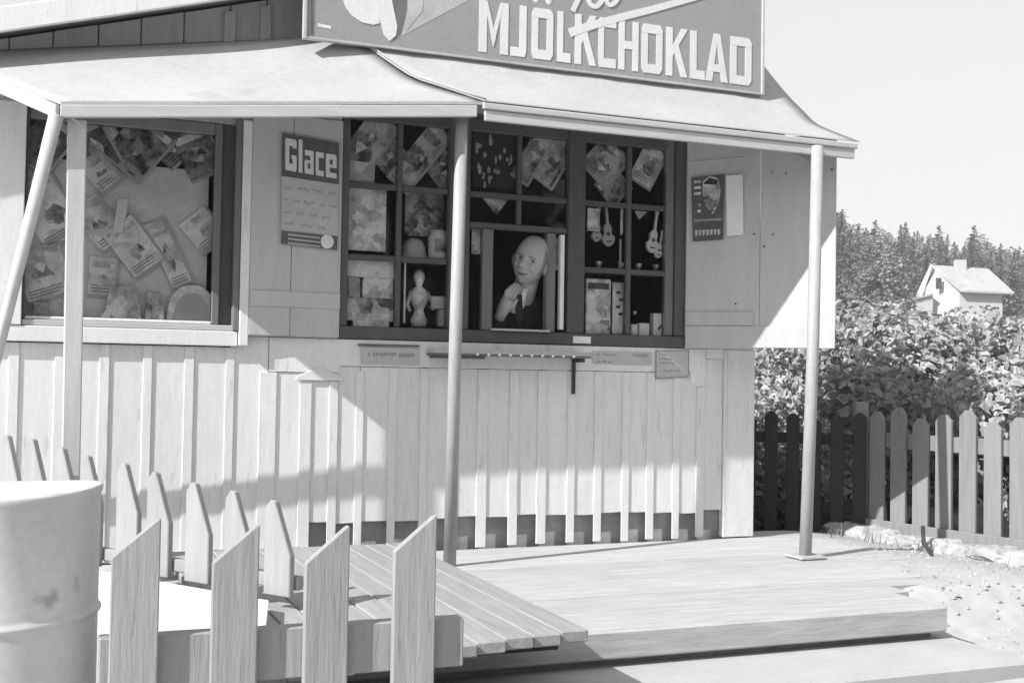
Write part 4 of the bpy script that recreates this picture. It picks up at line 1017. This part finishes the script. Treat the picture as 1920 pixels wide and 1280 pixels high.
# rear fence on the slab
g0 = K(-1.80, -.50, 0); g1 = K(-1.045, -1.60, 0); gd = Vector((g1.x - g0.x, g1.y - g0.y)); gl_ = gd.length; gd.normalize(); gang = math.atan2(gd.y, gd.x)
rfz = .426
rfn = thing('picket_fence', 'pale picket fence with sharp slanting tops running out from the kiosk wall', 'fence', (g0.x, g0.y, rfz), kiosk=False)
for cx, ty in ((8, 815), (56, 822), (112, 838), (160, 853), (230, 868), (288, 884), (362, 904), (436, 919), (512, 937)):
    d = ray(cx, 900)
    s_ = (g0.x * d.y - g0.y * d.x) / -(gd.x * d.y - gd.y * d.x)
    q = Vector((g0.x, g0.y)) + gd * s_
    top = at(cx, ty, q.y).z
    me = picket_mesh(.108, .022, top - rfz, 'slant_left', M['picket_pale'])
    put(me, rfn, q.x + gd.x * .022, q.y + gd.y * .022, rfz, gang)
gn = Vector((-gd.y, gd.x))
ra = Vector((g0.x, g0.y)) - gd * .25 + gn * .024; rb_ = Vector((g0.x, g0.y)) + gd * (gl_ + .02) + gn * .024
wbar(rfn, ra, rb_, .445, .485, .445, .485, .03, 'rail', M['picket_pale'])
# garden fence: sunlit side running towards the viewer, stretch behind the kiosk corner with its shade in the wood colour
c0 = Vector((1.965, 6.47)); c1d = Vector((math.cos(R(-57.5)), math.sin(R(-57.5)))); fz = .25
gf = thing('garden_fence', 'grey picket fence with wide boards between the garden shrubs and the sandy yard', 'fence', (c0.x, c0.y, fz), kiosk=False)
ang = R(-57.5)
for i in range(16):
    s_ = .06 + i * .1435; q = c0 + c1d * s_
    me = picket_mesh(.098, .02, .70 + .03 * math.sin(i * 2.1), 'point', M['picket_grey'])
    put(me, gf, q.x, q.y, fz - .02 + land(q.x, q.y) * 0, ang)
n_ = Vector((-c1d.y, c1d.x))
a0 = c0 + n_ * .021 - c1d * .02; a1 = c0 + n_ * .021 + c1d * 2.35
wbar(gf, a0, a1, .735, .815, .735, .815, .035, 'rail', M['picket_grey'])
f0 = c0 - n_ * .023 - c1d * .0; f1 = c0 - n_ * .023 + c1d * 2.33
wbar(gf, f0, f1, .225, .345, .225, .345, .022, 'base_board', M['picket_grey'])
q = c0 - c1d * .035; MB().box(q.x - .04, q.x + .03, q.y - .02, q.y + .05, .15, .98).part('fence_post', M['picket_grey'], gf, bevel=.004)
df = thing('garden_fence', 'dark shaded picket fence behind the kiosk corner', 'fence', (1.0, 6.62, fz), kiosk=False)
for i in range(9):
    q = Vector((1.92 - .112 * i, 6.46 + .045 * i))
    me = picket_mesh(.072, .02, .70 + .02 * math.cos(i * 1.7), 'point', M['picket_shade'])
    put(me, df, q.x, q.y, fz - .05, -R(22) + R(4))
wbar(df, (1.03, 6.84), (1.93, 6.49), .74, .80, .74, .80, .03, 'rail', M['picket_shade']); wbar(df, (1.03, 6.84), (1.93, 6.49), .36, .42, .36, .42, .03, 'rail', M['picket_shade'])

# ------------------------------------------------------------------ barrel
bc = at(2, 1000, 2.52); bz = land(bc.x, bc.y); br = .200; bt = .836
bar = thing('oil_barrel', 'pale grey metal barrel with a raised rib at the left edge', 'barrel', (bc.x, bc.y, bz), kiosk=False)
H = bt - bz
pr_ = [(0, .004), (br * .97, .004), (br, .015)]
for f_ in (.36, .69):
    zz = H * f_ if f_ < .5 else H - .265
    pr_ += [(br, zz - .016), (br + .001, zz - .008), (br + .0065, zz - .003), (br + .0065, zz + .003), (br + .001, zz + .008), (br, zz + .016)]
pr_ += [(br, H - .022), (br + .003, H - .016), (br + .005, H - .006), (br + .002, H), (br - .006, H - .002), (br - .010, H - .02), (0, H - .024)]
mb = MB().lathe(pr_, bc.x, bc.y, 64, bz)
rr = random.Random(2)
dents = [(rr.uniform(0, 6.28), rr.uniform(.1, H - .1), rr.uniform(.03, .09), rr.uniform(.002, .006)) for _ in range(16)]
def dent(p):
    a = math.atan2(p[1] - bc.y, p[0] - bc.x); z = p[2] - bz; d = 0
    for a0_, z0_, s_, m_ in dents:
        da = (a - a0_ + math.pi) % (2 * math.pi) - math.pi
        d += m_ * math.exp(-((da * br) ** 2 + (z - z0_) ** 2) / s_ ** 2)
    r_ = math.hypot(p[0] - bc.x, p[1] - bc.y)
    if r_ < .15: return p
    k_ = (r_ - d) / r_; return (bc.x + (p[0] - bc.x) * k_, bc.y + (p[1] - bc.y) * k_, p[2] + .006 * math.sin(a * 2 + 1) * (z / H))
mb.v = [dent(p) for p in mb.v]
mb.part('shell', M['barrel'], bar, smooth=True)
MB().lathe([(0, H - .0235), (.03, H - .0235), (.03, H - .012), (0, H - .012)], bc.x + .1, bc.y + .02, 14, bz).part('bung', M['barrel'], bar)

# ------------------------------------------------------------------ stones by the garden fence
rs = random.Random(21)
from mathutils import noise as mnoise
st_l = ['at the corner post', 'second from the corner post', 'third from the corner post', 'fourth from the corner post', 'fifth from the corner post', 'sixth from the corner post', 'seventh from the corner post', 'eighth from the corner post', 'ninth from the corner post', 'tenth from the corner post']
for i in range(10):
    s_ = -.06 + i * .135; q = c0 + c1d * s_ - n_ * rs.uniform(.06, .13)
    r_ = rs.uniform(.075, .12); mb = MB().ball((0, 0, 0), 1, 18, 12)
    off_ = Vector((rs.uniform(0, 50), rs.uniform(0, 50), 0)); zg = land(q.x, q.y)
    vv = []
    for v in mb.v:
        v = Vector(v); k = 1 + .45 * mnoise.noise(v * 1.3 + off_) + .22 * mnoise.noise(v * 3.1 + off_) + .10 * mnoise.noise(v * 7 + off_)
        v = v * k; vv.append((v.x * r_ * 1.25 + q.x, v.y * r_ + q.y, max(-.6, v.z) * r_ * .55 + zg + .012))
    mb.v = vv
    single(mb, 'stone', M['stone'], 'rough pale stone at the foot of the garden fence, ' + st_l[i], 'stone', (q.x, q.y, zg), False, False, group='stones along the foot of the garden fence')
rgv = random.Random(4); mb = MB()
for _ in range(3200):
    tn = rgv.uniform(1.30, 3.4); pp = rgv.uniform(.2, 2.9)
    q = O2 + T2 * tn + N2 * pp; r_ = .004 + .012 * rgv.random() ** 3; z = land(q.x, q.y)
    a = rgv.uniform(0, 6.28); v = [(q.x + r_ * rgv.uniform(.7, 1.3) * math.cos(a + k * 1.2566), q.y + r_ * rgv.uniform(.7, 1.3) * math.sin(a + k * 1.2566), z - .002) for k in range(5)]
    mb.add(v + [(q.x, q.y, z + r_ * .7)], [(k, (k + 1) % 5, 5) for k in range(5)])
single(mb, 'gravel', M['stone'], None, None, (0, 0, 0), False, kind='stuff')
mb = MB()
for _ in range(200):
    s_ = rgv.uniform(-.05, 1.9); q = c0 + c1d * s_ - n_ * rgv.choice((rgv.gauss(.06, .03), rgv.gauss(.34, .06)))
    if mnoise.noise(Vector((s_ * 4, q.x * 3, 0))) < .05: continue
    z = land(q.x, q.y); h_ = rgv.uniform(.03, .09); a = rgv.uniform(0, 6.28); dx, dy = math.cos(a), math.sin(a)
    mb.add([(q.x - dy * .004, q.y + dx * .004, z - .005), (q.x + dy * .004, q.y - dx * .004, z - .005), (q.x + dx * h_ * .5, q.y + dy * h_ * .5, z + h_)], [(0, 1, 2)])
single(mb, 'grass', M['leaf'], None, None, (0, 0, 0), False, kind='stuff')
# bent dark tube in place of the fence post shadow and a stick
q = at(1716, 1030, 5.9); zg = land(q.x, q.y)
single(MB().tube([(q.x + .02, q.y - .05, zg + .12), (q.x, q.y - .12, zg + .05), (q.x - .03, q.y - .32, zg + .012), (q.x - .05, q.y - .45, zg + .006)], [.010, .011, .010, .008], 8), 'shadow_stick', M['iron'], 'dark bent tube for a stick and the fence post shadow on the sand', 'stick and shadow', (q.x, q.y - .2, zg), False, True)

# ------------------------------------------------------------------ shrubs
def leaf_cloud(mb, c, rad, n, ls, rng, hang=.2):
    for _ in range(n):
        while True:
            d = Vector((rng.uniform(-1, 1), rng.uniform(-1, 1), rng.uniform(-1, 1)))
            if .05 < d.length < 1: break
        d = d.normalized() * (d.length ** .45)
        p = Vector((c[0] + d.x * rad[0], c[1] + d.y * rad[1], c[2] + d.z * rad[2]))
        nrm = (d + Vector((rng.gauss(0, .6), rng.gauss(0, .6), rng.gauss(.5, .6)))).normalized()
        a = nrm.cross(Vector((rng.gauss(0, 1), rng.gauss(0, 1), rng.gauss(-hang, 1)))).normalized(); b = nrm.cross(a)
        s = ls * rng.uniform(.5, 1.45); wv = s * .42
        tip = p + a * s * .5 - nrm * s * .12; back = p - a * s * .5
        f1 = p - a * s * .22; f2 = p + a * s * .2
        cu = rng.uniform(.05, .24); mb.add([back, f1 + b * wv + nrm * s * cu, f2 + b * wv * .62 + nrm * s * cu * .6, tip - nrm * s * cu, f2 - b * wv * .62 + nrm * s * cu * .6, f1 - b * wv + nrm * s * cu], [(0, 1, 2, 3), (0, 3, 4, 5)])
def shrub(name, label, cat, pos, blobs, n, ls, mt, seed, stems=5, group=None):
    rng = random.Random(seed); t = thing(name, label, cat, pos, kiosk=False, group=group)
    mb = MB(); tot = sum(b[3] * b[4] * b[5] for b in blobs) ** 1
    for b in blobs:
        c = (pos[0] + b[0], pos[1] + b[1], pos[2] + b[2])
        k = max(20, int(n * (b[3] * b[4] * b[5]) ** .67 / sum((q[3] * q[4] * q[5]) ** .67 for q in blobs)))
        leaf_cloud(mb, c, (b[3], b[4], b[5]), k, ls, rng)
    mb.part('foliage', mt, t, kind='stuff')
    for s_ in range(stems):
        b = blobs[s_ % len(blobs)]; e = Vector((pos[0] + b[0] + rng.uniform(-.2, .2) * b[3], pos[1] + b[1], pos[2] + b[2] + b[5] * rng.uniform(.2, .8)))
        p0 = Vector((pos[0] + rng.uniform(-.12, .12), pos[1] + rng.uniform(-.1, .1), pos[2] - .05)); mid = p0.lerp(e, .5) + Vector((rng.uniform(-.08, .08), rng.uniform(-.08, .08), .05))
        MB().tube([p0, mid, e], [.016, .011, .005], 6).part('stem', M['bark'], t, smooth=True)
    return t
def blobs(rng, n, rx, ry, h, r0, r1):
    return [(rng.uniform(-rx, rx), rng.uniform(-ry, ry), rng.uniform(.25, 1) * h, rng.uniform(r0, r1), rng.uniform(r0, r1), rng.uniform(r0, r1) * .85) for _ in range(n)]
rg = random.Random(77)
sh_ = [
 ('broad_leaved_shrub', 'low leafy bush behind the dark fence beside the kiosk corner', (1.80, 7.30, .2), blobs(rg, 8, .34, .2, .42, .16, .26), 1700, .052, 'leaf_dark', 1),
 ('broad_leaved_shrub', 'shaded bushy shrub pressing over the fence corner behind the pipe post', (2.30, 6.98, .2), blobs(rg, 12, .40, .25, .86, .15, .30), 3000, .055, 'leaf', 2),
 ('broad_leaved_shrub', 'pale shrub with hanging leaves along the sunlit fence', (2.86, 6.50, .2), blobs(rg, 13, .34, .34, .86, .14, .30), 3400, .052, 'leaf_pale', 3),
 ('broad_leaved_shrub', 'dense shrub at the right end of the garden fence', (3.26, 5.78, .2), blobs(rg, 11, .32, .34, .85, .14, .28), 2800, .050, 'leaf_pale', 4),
 ('lilac_bush', 'tall leafy bush in front of the far white house', (3.35, 8.1, .2), blobs(rg, 18, .80, .4, 1.22, .18, .40) + [(-.15, 0, 1.24, .26, .25, .20), (.18, 0, 1.12, .25, .25, .2), (-.42, 0, 1.12, .30, .3, .24)], 5600, .056, 'leaf_pale', 5),
 ('lilac_bush', 'tall bush rising behind the fence corner shrub', (2.60, 8.7, .2), blobs(rg, 17, .65, .4, 1.24, .18, .38) + [(-.1, 0, 1.30, .28, .3, .24), (.35, 0, 1.2, .30, .3, .25)], 4800, .056, 'leaf', 6),
 ('lilac_bush', 'sunlit pale bush between the kiosk corner and the pipe post', (2.20, 10.4, .2), blobs(rg, 15, .7, .4, 1.30, .20, .42), 4200, .062, 'leaf_pale', 7),
 ('lilac_bush', 'big bush at the right edge beyond the sunlit fence', (4.25, 7.6, .2), blobs(rg, 16, .62, .4, 1.25, .18, .40), 4200, .055, 'leaf_pale', 8),
 ('lilac_bush', 'sunlit bush seen just past the kiosk corner under the open shutter', (2.05, 11.6, .2), blobs(rg, 12, .8, .3, 1.3, .24, .45), 3200, .066, 'leaf_pale', 9),
]
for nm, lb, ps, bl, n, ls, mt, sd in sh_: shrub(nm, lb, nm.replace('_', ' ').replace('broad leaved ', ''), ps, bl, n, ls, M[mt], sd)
mid_b = [(4.6, 15.0, 1.5), (6.0, 16.5, 1.7), (7.6, 16.0, 1.6), (9.3, 17.0, 1.9), (5.2, 20.0, 2.0), (7.4, 21.0, 2.2)]
mid_l = ['left end of the middle row behind the garden', 'second in the middle row behind the garden', 'third in the middle row behind the garden', 'right end of the middle row behind the garden', 'left one of the pair beyond the middle row', 'right one of the pair beyond the middle row']
for k, ((x, y, h), ll) in enumerate(zip(mid_b, mid_l)):
    shrub('round_bush', 'round pale bush, ' + ll, 'bush', (x, y, land(x, y)), blobs(rg, 9, .8, .5, h * .72, .4, .7), 1500, .13, M['leaf_pale'], 40 + k, 3)

# ------------------------------------------------------------------ house on the hill
hy = 95.0
hl = at(1735, 590, hy); hr = at(1893, 590, hy); hz = hl.z - 1.2
hs = thing('house', 'white house with a pale roof among trees on the far slope', 'house', ((hl.x + hr.x) / 2, hy, hz), kiosk=False)
xL, xR = hl.x, hr.x; ez = at(1800, 547, hy).z; rz = at(1800, 499, hy).z
ga_w = 3.0                                   # gable seen at the left, turned towards us
gx_ = at(1790, 560, hy).x
MB().hexa([(xL, hy + 1.5, hz), (gx_, hy - 1.2, hz), (gx_ + 4.2, hy + 5, hz), (xL + 3.5, hy + 8, hz), (xL, hy + 1.5, ez), (gx_, hy - 1.2, ez), (gx_ + 4.2, hy + 5, ez), (xL + 3.5, hy + 8, ez)])
apx = at(1760, 499, hy).x
MB().box(gx_, xR - 1.0, hy - 1.0, hy + 5, hz, ez).part('wall', M['house_wall'], hs)
MB().prism([(xL, hy + .6, hz), (gx_ + .02, hy - 1.02, hz), (gx_ + .02, hy - 1.02, ez), (apx, hy + .3, rz - .05), (xL, hy + .6, ez - .2)], (.6, 2.0, 0)).part('gable_wall', M['house_wall'], hs)
rl = at(1752, 497, hy).x; rr_ = at(1868, 502, hy).x; er = at(1886, 550, hy).x; el = at(1788, 552, hy).x
rfm = MB().hexa([(el, hy - 1.6, ez - .15), (er, hy - 1.6, ez - .25), (rr_, hy + 1.6, rz - .15), (rl, hy + .8, rz), (el, hy - 1.6, ez), (er, hy - 1.6, ez - .1), (rr_, hy + 1.6, rz), (rl, hy + .8, rz + .15)])
rfo = rfm.part('roof', M['house_roof'], hs)
MB().hexa([(xL - .4, hy + 1.0, ez - .35), (xL - .1, hy + .4, ez - .4), (rl + .1, hy + .7, rz), (rl, hy + .9, rz), (xL - .4, hy + 1.0, ez - .2), (xL - .1, hy + .4, ez - .25), (rl + .1, hy + .7, rz + .2), (rl, hy + .9, rz + .2)]).part('verge', M['house_wall'], rfo)
q = at(1811, 502, hy); MB().box(q.x - .4, q.x + .4, hy + .9, hy + 1.6, rz - .4, rz + .62).part('chimney', M['house_wall'], rfo)
q = at(1757, 532, hy); MB().box(q.x - .22, q.x + .22, hy - .42, hy - .30, q.z - .45, q.z + .45).part('window', M['house_dark'], hs)
a0_ = at(1700, 563, hy); a1_ = at(1745, 552, hy)
MB().hexa([(a0_.x, hy - .5, hz), (a1_.x, hy - .5, hz), (a1_.x, hy + 2, hz), (a0_.x, hy + 2, hz), (a0_.x + .4, hy - .5, a0_.z - .1), (a1_.x, hy - .5, a1_.z - .1), (a1_.x, hy + 2, a1_.z - .1), (a0_.x + .4, hy + 2, a0_.z - .1)]).part('annex', M['house_wall'], hs)
MB().hexa([(a0_.x, hy - .7, a0_.z - .09), (a1_.x, hy - .7, a1_.z - .09), (a1_.x, hy + 2.2, a1_.z - .09), (a0_.x, hy + 2.2, a0_.z - .09), (a0_.x, hy - .7, a0_.z + .05), (a1_.x, hy - .7, a1_.z + .05), (a1_.x, hy + 2.2, a1_.z + .05), (a0_.x, hy + 2.2, a0_.z + .05)]).part('annex_roof', M['house_roof'], hs)

# ------------------------------------------------------------------ forest
def spruce(seed, h, rad, name, mt, label, ragged=.25):
    rng = random.Random(seed); t = thing(name, label, 'tree', (0, 0, 0), kiosk=False, group='conifers of the forest on the far slope')
    MB().tube([(0, 0, -.3), (0, 0, h * .5), (0, 0, h * .97)], [.16, .10, .02], 7).part('trunk', M['bark'], t)
    mb = MB(); L = int(h * 5.0)
    for i in range(L):
        f = i / (L - 1); z = h * (.06 + .94 * f); r_ = rad * 1.25 * (1 - f) ** .66 * rng.uniform(1 - ragged, 1 + ragged) + .06
        nb_ = max(4, int(13 * (1 - f) + 4))
        for k in range(nb_):
            a = rng.uniform(0, 6.283); rl_ = r_ * rng.uniform(.55, 1.15); dr = rng.uniform(.10, .40) * rl_
            dx, dy = math.cos(a), math.sin(a)
            for s_ in range(4):
                q = (s_ + .8) / 4; c = Vector((dx * rl_ * q, dy * rl_ * q, z - dr * q * q + rng.uniform(-.06, .06))); w2 = (.13 + .15 * (1 - f)) * (1.2 - q * .5)
                e = Vector((dx + rng.uniform(-.4, .4), dy + rng.uniform(-.4, .4), -.4 * q + rng.uniform(-.4, .4))).normalized() * w2; sd = Vector((-dy, dx, rng.uniform(-.8, .8))).normalized() * w2 * .6
                mb.add([c - e, c + sd, c + e * 1.2, c - sd - Vector((0, 0, .06))], [(0, 1, 2), (0, 2, 3)])
    mb.part('crown', mt, t, kind='stuff'); return t
def roundtree(seed, h, rad, label):
    rng = random.Random(seed); t = thing('birch_tree', label, 'tree', (0, 0, 0), kiosk=False, group='leafy trees in the forest on the far slope')
    MB().tube([(0, 0, -.3), (.1, 0, h * .5), (0, .1, h * .85)], [.14, .09, .03], 7).part('trunk', M['bark'], t)
    mb = MB()
    for k in range(16):
        f = rng.uniform(.25, .95); rr2 = rad * math.sin(math.pi * min(1, f * .9 + .08)) * .8; a = rng.uniform(0, 6.28)
        leaf_cloud(mb, (math.cos(a) * rr2 * .7, math.sin(a) * rr2 * .7, h * f), (rad * .45, rad * .45, rad * .5), 130, .30, rng)
    mb.part('crown', M['needle_pale'], t, kind='stuff'); return t
SPL = 'dark conifer with a ragged pointed crown standing in the far forest'
BIL = 'paler rounded leafy tree standing among the far conifers'
protos = [spruce(1, 10.5, 1.9, 'spruce_tree', M['needle'], SPL), spruce(2, 9.2, 1.6, 'spruce_tree', M['needle'], SPL, .35), spruce(3, 11.5, 1.7, 'spruce_tree', M['needle'], SPL, .3), spruce(4, 8.5, 2.0, 'spruce_tree', M['needle'], SPL, .4)]
bir = [roundtree(5, 8.5, 2.0, BIL), roundtree(6, 7.5, 2.3, BIL)]
rt = random.Random(31); spots = []
# tree tops follow the outline of the forest seen over the garden
outline = [(1200, 395), (1575, 398), (1590, 420), (1640, 428), (1700, 432), (1760, 438), (1800, 452), (1822, 440), (1850, 455), (1900, 462), (2000, 455), (2300, 430)]
def top_y(px):
    for (a, ya), (c, yb) in zip(outline[:-1], outline[1:]):
        if a <= px <= c: return lerp(ya, yb, (px - a) / (c - a))
    return 440
first = {}
def plant(pr, x, y, zbase, htarget, hnat):
    s = htarget / hnat
    if pr.name not in first: first[pr.name] = 1; o = pr
    else: o = copy_thing(pr)
    o.location = (x, y, zbase); o.scale = (max(.8, min(1.25, s)), max(.8, min(1.25, s)), s); o.rotation_euler = (0, 0, rt.uniform(0, 6.28))
HN = [10.5, 9.2, 11.5, 8.5]
for rowi, Y in enumerate((112, 118, 125, 133)):
    px = 1330 if rowi else 1440
    while px < 2120:
        px += rt.uniform(19, 36); Yj = Y + rt.uniform(-2, 2); x = (px - 960) / F * Yj
        zt2 = at(px, top_y(px) + rt.uniform(-2, 20) - (6 if rowi == 3 else 0), Yj).z
        zg = land(x, Yj); 
        if rt.random() < .34: k = rt.randrange(2); plant(bir[k], x, Yj, zg, max(5, zt2 - zg - .8), (8.5, 7.5)[k])
        else: k = rt.randrange(4); plant(protos[k], x, Yj, zg, max(5.5, zt2 - zg), HN[k])
for px, ty, Y, k, lb in ((1578, 394, 100, 0, 'tallest dark conifer of the forest, right beside the kiosk shutter'), (1826, 424, 111, 2, 'tall pointed conifer rising alone behind the chimney of the white house'), (1697, 418, 116, 1, 'thin spired conifer above the forest edge left of the white house'), (1640, 414, 114, 2, 'conifer with a broad top in the left part of the forest edge'), (1760, 424, 117, 2, 'slim conifer tip just above the left gable of the white house')):
    x = (px - 960) / F * Y; zg = land(x, Y); o = copy_thing(protos[k]); h_ = at(px, ty, Y).z - zg
    o.location = (x, Y, zg); o.scale = (1.1, 1.1, h_ / HN[k]); o['label'] = lb
# lower trees stepping down the slope in front of the forest
for i in range(34):
    px = rt.uniform(1430, 2100); Y = rt.uniform(74, 108)
    if 1690 < px < 1925 : 
        Y = rt.uniform(104, 110)
    x = (px - 960) / F * Y; zg = land(x, Y); k = rt.randrange(4)
    if rt.random() < .35: plant(bir[k % 2], x, Y, zg, rt.uniform(4.5, 6.5), (8.5, 7.5)[k % 2])
    else: plant(protos[k], x, Y, zg, rt.uniform(5.5, 8), HN[k])

# trees added out of view behind the viewer to darken the window reflections
rw = random.Random(9); wb = MB()
for k in range(150):
    a = R(rw.uniform(-95, -15)); d_ = rw.uniform(16, 30); x, y = math.cos(a) * d_, math.sin(a) * d_; h_ = rw.uniform(5, 9)
    for q in range(26):
        f = q / 25; r_ = 1.7 * (1 - f) + .1
        for m_ in range(5):
            t_ = rw.uniform(0, 6.28); c = Vector((x + math.cos(t_) * r_ * .7, y + math.sin(t_) * r_ * .7, .2 + h_ * f)); w2 = .28 + .45 * (1 - f)
            e = Vector((math.cos(t_), math.sin(t_), -.5)) * w2; sd = Vector((-math.sin(t_), math.cos(t_), rw.uniform(-.4, .4))) * w2
            wb.add([c - e, c + sd, c + e, c - sd], [(0, 1, 2), (0, 2, 3)])
o = single(wb, 'reflection_trees', M['needle'], None, None, (0, 0, 0), False, kind='stuff')

# ------------------------------------------------------------------ summer haze
hb = MB().box(-1600, 1600, -1600, 3100, -1.3, 27)
hz_m = bpy.data.materials.new('summer_haze'); hz_m.use_nodes = True; n = hz_m.node_tree.nodes; n.clear()
ho = n.new('ShaderNodeOutputMaterial'); hv = n.new('ShaderNodeVolumePrincipled'); hv.inputs['Color'].default_value = (.95, .95, .95, 1); hv.inputs['Density'].default_value = .0013
hz_m.node_tree.links.new(hv.outputs[0], ho.inputs['Volume'])
single(hb, 'haze', hz_m, None, None, (0, 0, 0), False, kind='stuff')
